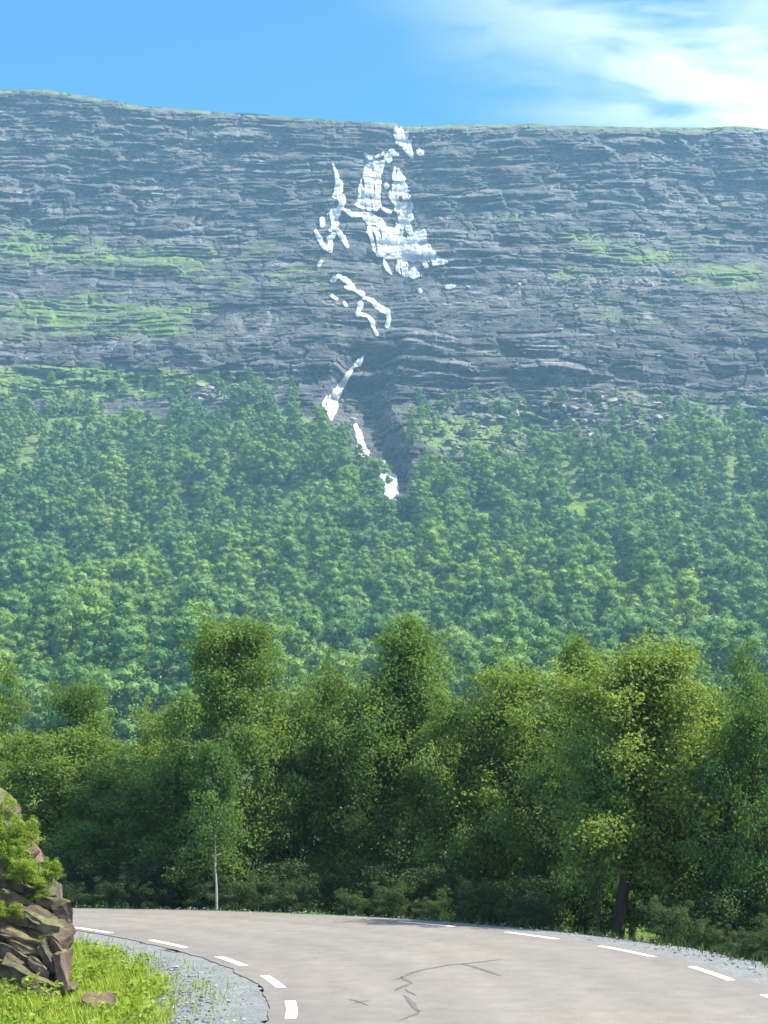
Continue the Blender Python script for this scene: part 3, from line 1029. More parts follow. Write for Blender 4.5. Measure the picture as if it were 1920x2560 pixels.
def theta_for(a, s):
    t = np.linspace(-0.5, 1.72, 900)
    p = np.stack([CEN[0] + (r_out(t) + s) * np.cos(t), CEN[1] + (r_out(t) + s) * np.sin(t)], -1)
    p = p[p[:, 1] > 5]
    return p[np.argmin(np.abs(p[:, 0] / p[:, 1] - a))]


def plant(name, kd, x, y, H, R, rot, label, cat, group, leafm, bark, zoff=0.0, tilt=0.0):
    tm, cmh, h0, r0 = KINDS[kd]
    o = empty(name, (x, y, float(ground_z(np.array(x), np.array(y))) + zoff))
    o.rotation_euler = (Matrix.Rotation(tilt, 3, 'Y') @ Matrix.Rotation(rot, 3, 'Z')).to_euler()
    o.scale = (R / r0, R / r0, H / h0)
    tag(o, label, cat, group)
    for part, me, m in (("trunk", tm, bark), ("crown", cmh, leafm)):
        if not me.materials:
            me.materials.append(m)
        c = bpy.data.objects.new(part, me)
        COL.objects.link(c)
        c.parent = o
        c.material_slots[0].link = 'OBJECT'
        c.material_slots[0].material = m
    return o


def plant_px(name, kd, u, vtop, half, s, rot, label, cat, leafm, bark, ub=None, group="roadside trees behind the bend"):
    """crown top at (u, vtop) and half width in the 1659 px view, standing s metres beyond the outer line"""
    a, e = ray(u * K, vtop * K)
    p = theta_for(a if ub is None else ray(ub * K, 1900 * K)[0], s)
    H = e * p[1] + EYE - float(ground_z(np.array(p[0]), np.array(p[1])))
    R = half * 1.16 * K / FPX * p[1]
    return plant(name, kd, p[0], p[1], H * 1.0, R, rot, label, cat, group, leafm, bark, 0, 0 if ub is None else math.atan((a - p[0] / p[1]) * p[1] / H))


TREES = [
    ("birch_tree", "birch_a", 505, 1335, 125, 4.0, 0.3, "tallest roadside birch with a broad dark crown", "tree", M_LEAF, M_BARK, 490),
    ("birch_tree", "birch_young", 468, 1600, 48, 1.3, 1.0, "slender young birch with a pale bare stem at the far road edge", "tree", M_LEAF, M_BIRCH, 467),
    ("birch_tree", "birch_b", 893, 1335, 112, 6.0, 2.0, "pointed green birch rising in the middle of the roadside row", "tree", M_LEAF, M_BARK),
    ("alder_tree", "alder_a", 718, 1432, 90, 6.8, 1.1, "short yellowish tree between the tallest birch and the pointed birch", "tree", M_LEAF_Y, M_BARK),
    ("alder_tree", "alder_b", 1105, 1432, 128, 5.7, 0.2, "round yellow-topped tree just right of the pointed birch", "tree", M_LEAF_Y, M_BARK),
    ("birch_tree", "birch_b", 1272, 1385, 78, 7.4, 4.0, "slim pale tree peeking up between two round yellowish crowns", "tree", M_LEAF_Y, M_BARK),
    ("alder_tree", "alder_trunk", 1400, 1380, 150, 3.3, 2.5, "tall yellowish tree with thick dark bare trunk beside the road", "tree", M_LEAF_Y, M_BARK, 1325),
    ("alder_tree", "birch_young", 1296, 1590, 62, 2.5, 3.0, "slender dark-stemmed tree just left of the thick bare trunk", "tree", M_LEAF, M_BARK, 1283),
    ("alder_tree", "alder_c", 1590, 1412, 120, 6.7, 0.8, "dark green tree at the right edge behind a brighter crown", "tree", M_LEAF, M_BARK),
    ("alder_tree", "alder_a", 1640, 1490, 120, 4.8, 3.3, "bright leafy tree in front at the right edge of the row", "tree", M_LEAF, M_BARK),
    ("alder_tree", "alder_b", 1790, 1480, 140, 8.5, 0.9, "leafy tree beyond the right end of the roadside row", "tree", M_LEAF, M_BARK),
    ("alder_tree", "alder_a", 1960, 1440, 150, 9.0, 2.9, "second leafy tree beyond the right end of the roadside row", "tree", M_LEAF, M_BARK),
    ("birch_tree", "birch_a", 2160, 1400, 160, 9.5, 1.9, "third leafy tree beyond the right end of the roadside row", "tree", M_LEAF, M_BARK),
    ("alder_tree", "alder_c", 1345, 1560, 130, 9.5, 2.4, "low dim tree in the gap behind the thick bare trunk", "tree", M_LEAF, M_BARK),
    ("alder_tree", "alder_a", 1450, 1600, 130, 8.5, 0.4, "low dim tree behind and right of the thick bare trunk", "tree", M_LEAF, M_BARK),
    ("alder_tree", "alder_c", 1000, 1500, 120, 5.0, 5.0, "low green tree in front, under the pointed birch", "tree", M_LEAF, M_BARK),
    ("alder_tree", "alder_a", 640, 1490, 110, 5.2, 2.2, "green tree in front at the right flank of the tallest birch", "tree", M_LEAF, M_BARK),
    ("alder_tree", "alder_b", 780, 1478, 105, 5.3, 4.4, "bright-topped tree filling the gap left of the pointed birch", "tree", M_LEAF, M_BARK),
    ("alder_tree", "alder_c", 1230, 1500, 110, 5.2, 1.4, "dark tree in front, below the slim pale crown", "tree", M_LEAF, M_BARK),
    ("alder_tree", "alder_b", 1510, 1490, 100, 5.2, 5.6, "dim green tree right of the thick dark trunk", "tree", M_LEAF, M_BARK),
    ("birch_tree", "birch_a", 200, 1475, 85, 8.3, 1.9, "dark green oval tree standing behind the lit leafy trees at left", "tree", M_LEAF, M_BARK),
    ("alder_tree", "alder_a", 330, 1532, 95, 6.3, 0.5, "bright yellow-green tree left of the tallest birch", "tree", M_LEAF_Y, M_BARK),
    ("alder_tree", "alder_c", 10, 1440, 110, 7.3, 3.9, "sunlit yellow-green tree at the left edge above the rock", "tree", M_LEAF_Y, M_BARK),
    ("alder_tree", "alder_b", 130, 1570, 130, 5.4, 5.2, "broad sunlit green tree behind the rock outcrop", "tree", M_LEAF_Y, M_BARK),
    ("alder_tree", "alder_a", 260, 1640, 120, 4.7, 1.6, "low green tree with sunlit top in front at left", "tree", M_LEAF, M_BARK),
    ("alder_tree", "alder_b", 410, 1640, 105, 4.8, 2.9, "dark low tree in front of the tallest birch's left flank", "tree", M_LEAF, M_BARK),
    ("alder_tree", "alder_c", -90, 1500, 130, 5.8, 0.0, "leafy tree mostly cut off at the left edge", "tree", M_LEAF_Y, M_BARK),
]
for t in TREES:
    plant_px(*t)

# willow shrubs filling the foot of the row
SHR = np.random.default_rng(21)
ORD = ("first second third fourth fifth sixth seventh eighth ninth tenth eleventh twelfth thirteenth fourteenth fifteenth sixteenth seventeenth "
       "eighteenth nineteenth twentieth").split()
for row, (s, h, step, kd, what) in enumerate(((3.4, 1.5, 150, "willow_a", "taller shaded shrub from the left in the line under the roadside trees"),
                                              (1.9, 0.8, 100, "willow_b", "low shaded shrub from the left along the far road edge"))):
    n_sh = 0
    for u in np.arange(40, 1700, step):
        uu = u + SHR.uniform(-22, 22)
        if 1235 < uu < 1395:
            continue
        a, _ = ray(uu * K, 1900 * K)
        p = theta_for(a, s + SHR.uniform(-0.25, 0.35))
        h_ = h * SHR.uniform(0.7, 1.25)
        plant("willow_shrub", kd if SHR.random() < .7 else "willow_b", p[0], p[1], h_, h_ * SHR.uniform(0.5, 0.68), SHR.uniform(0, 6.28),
              ORD[n_sh] + " " + what, "shrub", ("taller shrubs under the roadside trees", "low shrubs along the far road edge")[row], M_LEAF_SHADE, M_BARK)  # shade at the foot of the row is put into the leaf colour
        n_sh += 1

print("T", round(time.time() - _T0, 1))
# ------------------------------------------------------------------ forest on the slope
FK = []
for i, (H, R, shp, st) in enumerate(((8.4, 2.6, oval, 1), (7.2, 2.8, roundc, 2), (9.2, 2.4, oval, 1), (6.2, 2.6, roundc, 2), (8.4, 2.7, cone, 1), (5.0, 2.2, roundc, 3))):
    tm, cmh = tree_mesh("forest%d" % i, 40 + i, H, R, 0.10, shp, 76, 60, 0.25, 0.10, clump_r=0.74, stems=st, n_branch=26, face=3.2, core=0.7)
    tm.materials.append(M_BARK)
    cmh.materials.append(M_FOREST)
    FK.append((tm, cmh, H))

FR = np.random.default_rng(33)
cand_a = FR.uniform(-0.36, 0.36, 60000)
emax = ray(960, 820 * K)[1]
cand_d = np.sqrt(FR.uniform(150.0 ** 2, 660.0 ** 2, 60000))
# invert depth -> slope with the mean profile, then use the true surface
e_tab = np.linspace(0.0, 0.30, 400)
d_mean = np.maximum.accumulate(np.mean([d_base(np.full(400, q), e_tab) for q in np.linspace(-.3, .3, 9)], 0))
cand_e = np.interp(cand_d, d_mean, e_tab)
cx, cy, cz = hill_point(cand_a, cand_e)
cu, cv_ = to_px(cand_a, cand_e)
cu, cv_ = cu / K, cv_ / K
ftop = np.interp(cu, FTOP[:, 0] / K, FTOP[:, 1] / K)
ok = (cv_ > ftop + np.where((cu > 640) & (cu < 980), 8, 20) + 14 * FR.random(60000)) & (cand_e > 0.02) & (cy > 160)
cl = fbm(cx / 45, cz / 8.5, 5.5, 4)
ok &= ~((cl > 0.10) & (FR.random(60000) < 0.92))
ok &= ~((fbm(cx / 26, cz / 9, 9.5, 3) > 0.17) & (FR.random(60000) < 0.9))
# ravine stays bare
gcx = np.interp(cv_, [870, 950, 1040, 1085, 1130], [770, 815, 850, 862, 862])
ok &= ~((np.abs(cu - gcx) < np.interp(cv_, [870, 960, 1060, 1090, 1125], [84, 74, 40, 34, 22])) & (cv_ < 1125))
# sparse scrub on the slope right of the ravine above the tree line
scrub = (cv_ > 865) & (cv_ <= ftop) & (cu > 885) & (FR.random(60000) < 0.7) & (fbm(cx / 25, cz / 12, 3.1, 3) > -0.02)
scrub &= ~((np.abs(cu - gcx) < np.interp(cv_, [870, 960, 1060, 1090, 1125], [84, 74, 40, 34, 22])) & (cv_ < 1125))
scrub |= (cv_ > 825) & (cv_ <= ftop) & (cu < 640) & (FR.random(60000) < 0.25)
idx = np.where(ok | scrub)[0]
cell = {}
pts = []
for i in idx:
    g = (int(cx[i] // 5.6), int(cy[i] // 6.4))
    if g in cell:
        continue
    cell[g] = 1
    pts.append(i)
pts = np.array(pts)
n_ = len(pts)
f_var = FR.integers(0, 6, n_)
f_scale = 1.42 * FR.choice([0.42, 0.75, 1.08, 1.45], n_, p=[.28, .3, .27, .15]) * FR.uniform(0.85, 1.2, n_) * np.interp(cv_[pts], [830, 1000, 1400], [0.62, 0.8, 1.0]) * np.where(scrub[pts], 0.62, 1.0)
f_rot = FR.uniform(0, 6.28, n_)
# skyline of the roadside row, to pick the forest trees that show largest
SKY = np.array([(-50, 1440), (40, 1450), (130, 1520), (200, 1475), (270, 1540), (330, 1530), (400, 1500), (430, 1400), (500, 1340), (570, 1390), (620, 1480), (720, 1435),
                (790, 1470), (890, 1340), (990, 1480), (1100, 1435), (1230, 1480), (1270, 1390), (1330, 1440), (1400, 1385), (1510, 1440), (1590, 1415), (1700, 1440)], float)
vis = (cv_[pts] < np.interp(cu[pts], SKY[:, 0], SKY[:, 1]) - 6) & (cu[pts] > 6) & (cu[pts] < 1653) & ~scrub[pts]
size = np.array([FK[k][2] for k in f_var]) * f_scale / cy[pts]
order = np.argsort(np.where(vis, -size, 1))
big = order[:300]
rest = np.setdiff1d(np.arange(n_), big)
WHERE = ["sunlit trees at the left edge", "dark oval roadside tree", "bright tree left of the tallest birch", "tallest roadside birch", "short yellowish roadside tree",
         "pointed roadside birch", "round yellow-topped roadside tree", "slim pale roadside tree", "tree with the thick dark trunk", "trees at the right edge"]
WU = np.array([40, 200, 330, 500, 718, 893, 1105, 1272, 1400, 1600], float)
for j in big:
    i = pts[j]
    tm, cmh, H = FK[f_var[j]]
    o = empty("forest_tree", (cx[i], cy[i], cz[i] - 0.3))
    o.rotation_euler = (0, 0, f_rot[j])
    o.scale = (f_scale[j],) * 3
    wh = WHERE[int(np.argmin(np.abs(WU - cu[i])))]
    tag(o, "forest slope tree seen above the " + wh, "tree", "forest slope trees above the " + wh)
    for part, me in (("trunk", tm), ("crown", cmh)):
        c = bpy.data.objects.new(part, me)
        COL.objects.link(c)
        c.parent = o

# the others of the forest: one object, instanced on points
kinds = bpy.data.collections.new("forest_kinds")
for i, (tm, cmh, H) in enumerate(FK):
    nt_, nc_ = len(tm.vertices), len(cmh.vertices)
    v = np.empty(nt_ * 3, np.float32)
    tm.vertices.foreach_get("co", v)
    w = np.empty(nc_ * 3, np.float32)
    cmh.vertices.foreach_get("co", w)
    tfc = np.array([p.vertices[:] for p in tm.polygons])
    cq = np.array([p.vertices[:] for p in cmh.polygons if len(p.vertices) == 4]) + nt_
    ct = np.array([p.vertices[:] for p in cmh.polygons if len(p.vertices) == 3]) + nt_
    rn = np.empty(len(cmh.polygons), np.float32)
    cmh.attributes['rnd'].data.foreach_get("value", rn)
    me = mesh_np("forest_kind", np.concatenate([v, w]).reshape(-1, 3), [np.concatenate([tfc, cq]), ct], np.r_[np.zeros(len(tfc)), np.ones(len(cq) + len(ct))],
                 {'rnd': ('FACE', np.r_[np.zeros(len(tfc)), rn])})
    me.materials.append(M_BARK)
    me.materials.append(M_FOREST)
    kinds.objects.link(bpy.data.objects.new("forest_kind_%d" % i, me))
pm = bpy.data.meshes.new("forest")
ri_ = pts[rest]
pm.vertices.add(len(rest))
pm.vertices.foreach_set("co", np.stack([cx[ri_], cy[ri_], cz[ri_] - 0.3], -1).astype(np.float32).ravel())
for nme, typ, val in (("var", 'INT', f_var[rest]), ("siz", 'FLOAT', f_scale[rest]), ("rot", 'FLOAT', f_rot[rest])):
    at = pm.attributes.new(nme, typ, 'POINT')
    at.data.foreach_set("value", val.astype(np.int32 if typ == 'INT' else np.float32))
pm.materials.append(M_FOREST)
forest = bpy.data.objects.new("forest", pm)
COL.objects.link(forest)
tag(forest, "dense green birch forest covering the slope below the cliff", kind='stuff')
ng = bpy.data.node_groups.new("forest_nodes", 'GeometryNodeTree')
ng.interface.new_socket("Geometry", in_out='INPUT', socket_type='NodeSocketGeometry')
ng.interface.new_socket("Geometry", in_out='OUTPUT', socket_type='NodeSocketGeometry')
gi, go = ng.nodes.new('NodeGroupInput'), ng.nodes.new('NodeGroupOutput')
ip = ng.nodes.new('GeometryNodeInstanceOnPoints')
ci2 = ng.nodes.new('GeometryNodeCollectionInfo')
ci2.inputs['Collection'].default_value = kinds
ci2.inputs['Separate Children'].default_value = True
ci2.inputs['Reset Children'].default_value = True


def gattr(nm, typ):
    a = ng.nodes.new('GeometryNodeInputNamedAttribute')
    a.data_type = typ
    a.inputs['Name'].default_value = nm
    return a.outputs['Attribute']


cxyz = ng.nodes.new('ShaderNodeCombineXYZ')
ng.links.new(gattr("rot", 'FLOAT'), cxyz.inputs[2])
ng.links.new(gi.outputs[0], ip.inputs['Points'])
ng.links.new(ci2.outputs[0], ip.inputs['Instance'])
ip.inputs['Pick Instance'].default_value = True
ng.links.new(gattr("var", 'INT'), ip.inputs['Instance Index'])
e2r = ng.nodes.new('FunctionNodeEulerToRotation')
ng.links.new(cxyz.outputs[0], e2r.inputs[0])
ng.links.new(e2r.outputs[0], ip.inputs['Rotation'])
ng.links.new(gattr("siz", 'FLOAT'), ip.inputs['Scale'])
ng.links.new(ip.outputs[0], go.inputs[0])
md = forest.modifiers.new("scatter", 'NODES')
md.node_group = ng
print("forest trees:", n_)


print("T", round(time.time() - _T0, 1))
# ------------------------------------------------------------------ stones
def hull_mesh(name, seed, dims, npts=16, sub=0, rough=0.0):
    import bmesh
    r = np.random.default_rng(seed)
    bm = bmesh.new()
    p = r.uniform(-1, 1, (npts, 3))
    p = np.sign(p) * np.abs(p) ** 0.45 * np.array(dims) * 0.5
    for q in p:
        bm.verts.new(q)
    bmesh.ops.convex_hull(bm, input=bm.verts)
    for v_ in [v for v in bm.verts if not v.link_faces]:
        bm.verts.remove(v_)
    if sub:
        bmesh.ops.subdivide_edges(bm, edges=bm.edges, cuts=sub, use_grid_fill=True)
        co = np.array([v.co[:] for v in bm.verts])
        nn = np.stack([fbm(co[:, 0] * 3.4 + seed, co[:, 1] * 3.4, co[:, 2] * 7 + k * 11, 4) for k in range(3)], -1) * rough
        for v_, d in zip(bm.verts, nn):
            v_.co += d_vec(d)
    me = bpy.data.meshes.new(name)
    bm.to_mesh(me)
    bm.free()
    return me


from mathutils import Vector as d_vec

BM = [hull_mesh("boulder", 60 + i, (1.0, 0.9, 0.7), 14) for i in range(6)]
for m_ in BM:
    m_.materials.append(M_BOULDER)
BR = np.random.default_rng(9)
SPOTS = [(1000, 1480, 858, 905, 70, "pale boulder in the rubble at the cliff foot right of the ravine", "boulders below the right cliff"),
         (1180, 1480, 900, 965, 45, "grey boulder in the bare rubble between trees right of the ravine", "boulders among the upper trees"),
         (430, 540, 822, 890, 30, "pale boulder in the rubble left of the ravine", "boulders left of the ravine"),
         (1220, 1420, 585, 630, 20, "pale boulder on the high grassy bench at right", "boulders on the high bench"),
         (1000, 1640, 600, 760, 16, "lone pale boulder on the broken slope at right", "boulders on the broken right slope")]
for u0, u1, v0, v1, n, lab, grp in SPOTS:
    for k in range(n):
        u, v = BR.uniform(u0, u1), BR.uniform(v0, v1)
        a, e = ray(np.array(u * K), np.array(v * K))
        x, y, z = hill_point(a, e)
        s = BR.uniform(1.6, 4.2) * (0.8 if v < 780 else 1)
        o = bpy.data.objects.new("boulder", BM[k % 6])
        COL.objects.link(o)
        f = 1 - 0.6 * s / float(y)
        o.location = (float(x) * f, float(y) * f, (float(z) - EYE) * f + EYE)
        o.scale = (s * BR.uniform(0.8, 1.4), s, s * BR.uniform(0.6, 0.9))
        o.rotation_euler = (BR.uniform(-.3, .3), BR.uniform(-.3, .3), BR.uniform(0, 6.28))
        tag(o, lab, "boulder", grp)

# ------------------------------------------------------------------ rock outcrop at the roadside
OC = np.array([-4.2, 17.6, 0.0])
oc = empty("rock_outcrop", OC)
tag(oc, "brown mossy rock outcrop beside the road at the left edge", "rock")


def oz(zx, zy, y):
    """point at depth y seen at (zx, zy) of the enlarged view of the photograph's left edge"""
    a, e = ray(zx * 320 / 1072, 1900 + zy * 320 / 1072)
    return np.array([a * y, y, e * y + EYE])


ROCKS = [  # centre in the enlarged view, depth, width and height there (view px), thickness m, slope of the bedding (deg, + falls to the right), yaw
    (-250, 1500, 18.9, 1500, 1250, 1.5, 6, 8), (120, 1480, 18.25, 760, 620, 0.8, 8, 0), (-100, 900, 18.9, 520, 900, 1.1, 20, 0), (470, 1380, 17.9, 200, 330, 0.5, 4, 10),
    (400, 1420, 17.45, 340, 200, 0.42, 6, -25), (400, 1300, 17.5, 330, 95, 0.5, 12, -10), (520, 1270, 17.75, 130, 280, 0.45, -4, 12),
    (300, 1205, 17.55, 420, 80, 0.5, 17, 6), (120, 1130, 17.7, 420, 100, 0.55, 15, 10), (330, 1240, 17.4, 190, 60, 0.3, 24, 0), (90, 1240, 17.45, 340, 110, 0.45, 12, 8),
    (90, 1380, 17.5, 330, 130, 0.45, 14, 4), (170, 1480, 17.35, 360, 110, 0.4, 27, 6), (230, 1570, 17.3, 300, 110, 0.35, 34, 4), (60, 1600, 17.35, 360, 160, 0.45, 18, 0),
    (340, 1740, 17.1, 260, 70, 0.3, 48, 10), (430, 1660, 17.2, 250, 80, 0.34, 58, -6), (540, 1790, 17.15, 320, 90, 0.4, 74, 0), (475, 1560, 17.35, 210, 80, 0.35, 66, 12),
    (230, 1830, 17.0, 460, 130, 0.4, 26, 6), (60, 1760, 17.1, 330, 130, 0.4, 20, 4), (330, 1900, 16.9, 260, 60, 0.3, 33, 0), (110, 1930, 16.9, 330, 110, 0.4, 14, 0),
    (560, 1920, 17.1, 90, 120, 0.3, 50, 0), (400, 1120, 17.75, 200, 90, 0.4, 16, 18),
    (60, 420, 18.1, 330, 250, 0.6, 30, 0), (225, 545, 17.9, 170, 75, 0.3, 52, 0), (10, 790, 17.6, 130, 190, 0.3, 40, 0), (150, 640, 18.2, 240, 230, 0.6, 46, 0),
    (170, 900, 18.0, 330, 240, 0.6, 26, 0), (180, 400, 18.15, 200, 90, 0.3, 44, 8), (330, 1060, 17.9, 260, 110, 0.4, 22, 0), (-120, 300, 18.6, 380, 360, 0.9, 22, 0)]
for i, (zx, zy, yy, w, h, th, ty, yaw) in enumerate(ROCKS):
    c = oz(zx, zy + ((70 if zx > 250 else 40) * (zy < 1450) + 90 * (zy < 1000) + 70 * (zy < 700)), yy)
    k_ = 320 / 1072 / FPX * yy
    w, h = (w * 1.15, h * 1.2) if i > 2 else (w, h)
    me = hull_mesh("rock", 100 + i, (w * k_, th, h * k_), 24, 3, 0.075 + 0.04 * min(1.0, w * k_))
    o = link("rock", me, M_OUTCROP, oc, c - OC)
    o.rotation_euler = (rad(8), rad(ty), rad(yaw))
st_ = link("roadside_stone", hull_mesh("roadside_stone", 300, (0.34, 0.26, 0.22), 20, 2, 0.015), M_OUTCROP)
c = oz(835, 2020, 16.4)
st_.location = (c[0], c[1], float(ground_z(c[0], c[1])) + 0.10)
tag(st_, "small pale stone lying in the grass below the rock outcrop", "stone")

# leafy shrubs on the outcrop
for zx, zy, yy, wv, hv, lab in (
        (345, 1010, 17.6, 320, 260, "bright green shrub overhanging the right side of the rock outcrop"),
        (60, 760, 17.4, 260, 250, "bright leafy shrub on the upper face of the rock outcrop, at the left edge"),
        (170, 650, 17.6, 220, 230, "bright leafy shrub below the pale top rock of the outcrop"),
        (130, 930, 17.4, 240, 200, "yellow-green leafy shrub in the middle of the outcrop's upper face"),
        (90, 600, 17.5, 300, 300, "wide bright leafy shrub between the top rock and the upper face of the outcrop"),
        (220, 960, 17.3, 300, 240, "light green leafy shrub above the middle slabs of the rock outcrop"),
        (440, 940, 17.6, 170, 190, "bright sprig reaching out to the right over the rock outcrop"),
        (90, 1290, 17.2, 260, 150, "low mossy-green plant on the middle slabs of the rock outcrop"),
        (230, 560, 17.8, 230, 260, "small leafy shrub at the top corner of the rock outcrop"),
        (360, 1570, 17.2, 110, 130, "little green plant in a cleft of the rock outcrop"),
        (330, 1130, 17.6, 190, 110, "pale green low shrub just above the brown jutting rock"),
        (20, 420, 17.9, 280, 320, "dark green shrub crowning the rock outcrop"),
        (60, 1960, 16.8, 260, 190, "leafy plant at the foot of the rock outcrop")):
    tm, cmh, h0, r0 = KINDS["bush_low"]
    p = oz(zx, zy + hv * 0.3 + (70 if zy < 700 else 0), yy)
    k_ = 320 / 1072 / FPX * yy
    o = empty("leafy_shrub", p)
    o.scale = (wv * k_ / 2 / r0 / 0.95, wv * k_ / 2 / r0, hv * k_ / h0 * 0.9)
    o.rotation_euler = (0, rad(12), zx * 7)
    tag(o, lab, "shrub", "shrubs on the rock outcrop")
    for part, me, m in (("stem", tm, M_BARK), ("foliage", cmh, M_LEAF_FRESH)):
        if not me.materials:
            me.materials.append(m)
        c = bpy.data.objects.new(part, me)
        COL.objects.link(c)
        c.parent = o
        c.material_slots[0].link = 'OBJECT'
        c.material_slots[0].material = m

# ------------------------------------------------------------------ grass and weeds on the inner verge, fringe on the outer one
GR = np.random.default_rng(51)


def scatter_polar(n, t0, t1, s0, s1, inner=True):
    t = GR.uniform(t0, t1, n)
    s = GR.uniform(s0, s1, n)
    r = (r_in(t) - s) if inner else (r_out(t) + s)
    return CEN[0] + r * np.cos(t), CEN[1] + r * np.sin(t), t, s


def blades(x, y, z, hgt, wid):
    n = len(x)
    az = GR.uniform(0, 6.28, n)
    ln_ = GR.uniform(0.15, 0.7, n) * hgt
    dx, dy = np.cos(az), np.sin(az)
    b0 = np.stack([x - dy * wid / 2, y + dx * wid / 2, z], -1)
    b1 = np.stack([x + dy * wid / 2, y - dx * wid / 2, z], -1)
    m0 = b0 + np.stack([dx * ln_ * .35, dy * ln_ * .35, hgt * .6], -1)
    m1 = b1 + np.stack([dx * ln_ * .35, dy * ln_ * .35, hgt * .6], -1)
    tp = np.stack([x + dx * ln_, y + dy * ln_, z + hgt], -1)
    v = np.stack([b0, b1, m1, m0, tp], 1).reshape(-1, 3)
    k = np.arange(n) * 5
    return v, np.stack([k, k + 1, k + 2, k + 3], -1), np.stack([k + 3, k + 2, k + 4], -1)


def grass_obj(name, label, x, y, hgt, wid, mat):
    z = ground_z(x, y) - 0.02
    v, fq, ft_ = blades(x, y, z, hgt, wid)
    rn = np.clip(0.5 + 0.7 * fbm(x / 0.6, y / 0.6, 4, 3) + GR.normal(0, .15, len(x)), 0, 1)
    o = link(name, mesh_np(name, v, [fq, ft_], attrs={'rnd': ('FACE', np.r_[rn, rn])}), mat)
    return tag(o, label, kind='stuff')


x, y, t, s = scatter_polar(90000, ti.min() - 0.2, 0.85, 0.5, 5.0)
edge = 1.15 + 1.2 * fbm(x / 0.7, y / 0.7, 6, 4) + np.interp(t, [0.0, 0.35, 0.7], [0.1, 0.15, 0.1])
dens = 0.025 + sstep(-0.25, 0.6, s - edge)
k = GR.random(len(x)) < dens
x, y, s = x[k], y[k], s[k]
tuft = 0.6 + 0.9 * np.clip(fbm(x / 0.5, y / 0.5, 1, 3) + 0.25, 0, 1)
grass_obj("grass", "bright green verge grass below the rock outcrop", x, y, 0.17 * tuft * GR.uniform(0.5, 1.4, len(x)), 0.010 * GR.uniform(.7, 1.4, len(x)), M_GRASS)
# broad-leaved weeds among it
n = 26000
x, y, t, s = scatter_polar(n, ti.min() - 0.2, 0.85, 1.2, 4.6)
cl_ = fbm(x / 0.7, y / 0.7, 12, 3)
k = (cl_ > 0.02) & (s > 1.35 + 0.5 * fbm(x / 0.8, y / 0.8, 6, 3))
x, y = x[k], y[k]
cen = np.stack([x, y, ground_z(x, y) + GR.uniform(0.02, 0.24, len(x)) * (0.5 + 1.2 * np.clip(fbm(x / 0.4, y / 0.4, 2, 2) + 0.3, 0, 1))], -1)
lq = leaf_quads(GR, cen, 0.075, 0.9, 0.6)
weeds = link("weeds", mesh_np("weeds", lq.reshape(-1, 3), np.arange(len(lq) * 4).reshape(-1, 4), attrs={'rnd': ('FACE', GR.random(len(lq)))}), M_LEAF_FRESH)
tag(weeds, "broad-leaved weeds among the verge grass", kind='stuff')
# grass fringe on the outer edge
x, y, t, s = scatter_polar(16000, -0.2, 1.6, 0.95, 3.2, False)
k = GR.random(len(x)) < sstep(0.9, 1.4, s + 0.4 * fbm(x / 0.8, y / 0.8, 2, 3))
x, y = x[k], y[k]
k = GR.random(len(x)) < np.where(x < 1.0, 0.2, 0.55)
x, y = x[k], y[k]
grass_obj("grass", "dim grass fringe along the outer edge under the trees", x, y, 0.15 * GR.uniform(0.5, 1.4, len(x)), 0.014 * np.ones(len(x)), M_LEAF_SHADE)
# loose pebbles on the shoulders
px2, py2 = [], []
for inner, n, s0, s1 in ((True, 7000, 0.32, 1.9), (False, 1500, 0.35, 1.3)):
    x, y, t, s = scatter_polar(n, ti.min() - 0.2, 1.1, s0, s1, inner)
    px2.append(x)
    py2.append(y)
x, y = np.concatenate(px2), np.concatenate(py2)
oct_v = np.array([[1, 0, 0], [0, 1, 0], [-1, 0, 0], [0, -1, 0], [0.2, 0.1, .5], [0, 0, -.5]], float)
oct_f = np.array([[0, 1, 4], [1, 2, 4], [2, 3, 4], [3, 0, 4], [1, 0, 5], [2, 1, 5], [3, 2, 5], [0, 3, 5]])
sz = GR.gamma(2.0, 0.0045, len(x)) + 0.007
ang = GR.uniform(0, 6.28, len(x))
ov = oct_v[None] * sz[:, None, None] * GR.uniform(0.6, 1.3, (len(x), 6, 1))
vx = ov[..., 0] * np.cos(ang)[:, None] - ov[..., 1] * np.sin(ang)[:, None] + x[:, None]
vy = ov[..., 0] * np.sin(ang)[:, None] + ov[..., 1] * np.cos(ang)[:, None] + y[:, None]
vz = ov[..., 2] + (-0.025 + 0.3 * sz)[:, None]
peb = link("gravel", mesh_np("gravel", np.stack([vx, vy, vz], -1).reshape(-1, 3), (oct_f[None] + (np.arange(len(x)) * 6)[:, None, None]).reshape(-1, 3),
                             attrs={'rnd': ('FACE', np.repeat(GR.random(len(x)), 8))}), M_PEBBLE)
tag(peb, "loose grey gravel on the road shoulders", kind='stuff')

print("T", round(time.time() - _T0, 1))
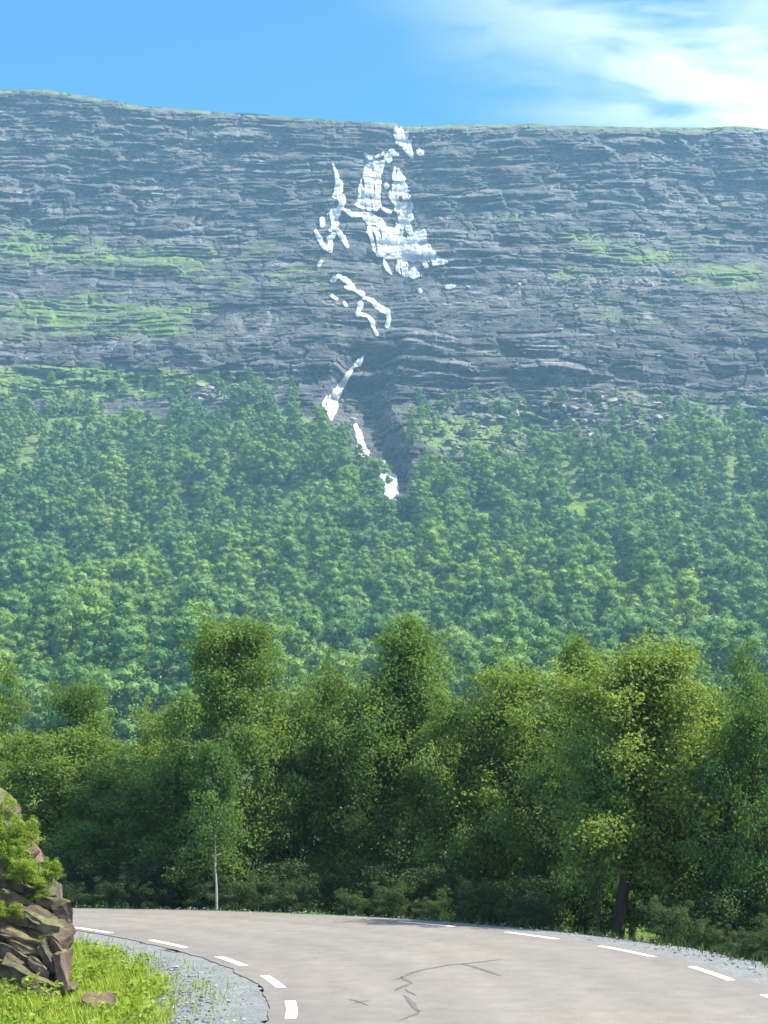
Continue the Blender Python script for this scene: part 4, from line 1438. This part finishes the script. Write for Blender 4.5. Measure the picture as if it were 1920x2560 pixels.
# rubble below the cliff, too small to count
SR = np.random.default_rng(77)
su, sv = [], []
for u0, u1, v0, v1, n in ((930, 1659, 835, 970, 1400), (380, 580, 815, 900, 400), (1180, 1480, 580, 650, 500), (900, 1659, 640, 830, 500)):
    uu, vv_ = SR.uniform(u0, u1, n), SR.uniform(v0, v1, n)
    k = fbm(uu / 60, vv_ / 22, 1.9, 3) > 0.02
    su.append(uu[k])
    sv.append(vv_[k])
a, e = ray(np.concatenate(su) * K, np.concatenate(sv) * K)
x, y, z = hill_point(a, e)
sz = SR.gamma(2.0, 0.28, len(x)) + 0.25
ang = SR.uniform(0, 6.28, len(x))
ov = oct_v[None] * sz[:, None, None] * SR.uniform(0.6, 1.4, (len(x), 6, 1))
vx = ov[..., 0] * np.cos(ang)[:, None] - ov[..., 1] * np.sin(ang)[:, None] + x[:, None]
vy = ov[..., 0] * np.sin(ang)[:, None] + ov[..., 1] * np.cos(ang)[:, None] + y[:, None] - 0.4 * sz[:, None]
vz = ov[..., 2] + z[:, None]
scree = link("rubble", mesh_np("rubble", np.stack([vx, vy, vz], -1).reshape(-1, 3), (oct_f[None] + (np.arange(len(x)) * 6)[:, None, None]).reshape(-1, 3)), M_BOULDER)
tag(scree, "broken rubble strewn at the foot of the cliff", kind='stuff')

# ------------------------------------------------------------------ air
import bmesh
bm = bmesh.new()
bmesh.ops.create_cube(bm, size=1.0)
me = bpy.data.meshes.new("haze")
bm.to_mesh(me)
bm.free()
hz_m, hn, hl = new_mat("haze_air")
pv = hn.new('ShaderNodeVolumePrincipled')
pv.inputs['Color'].default_value = (0.36, 0.70, 1.0, 1)
pv.inputs['Density'].default_value = 0.00029
pv.inputs['Anisotropy'].default_value = 0.1
ho = hn.new('ShaderNodeOutputMaterial')
hl.new(pv.outputs[0], ho.inputs['Volume'])
haze = link("haze", me, hz_m)
zmin = float(min(hz.min(), gz.min())) - 1.0
zmax = float(ZZ.max()) + 6
xm = float(max(np.abs(XX).max(), np.abs(hx).max())) + 40
haze.scale = (2 * xm, float(YY.max()) + 40 + 70, zmax - zmin)
haze.location = (0, (float(YY.max()) + 40 - 70) / 2, (zmax + zmin) / 2)
tag(haze, "thin blue summer haze in the valley air", kind='stuff')
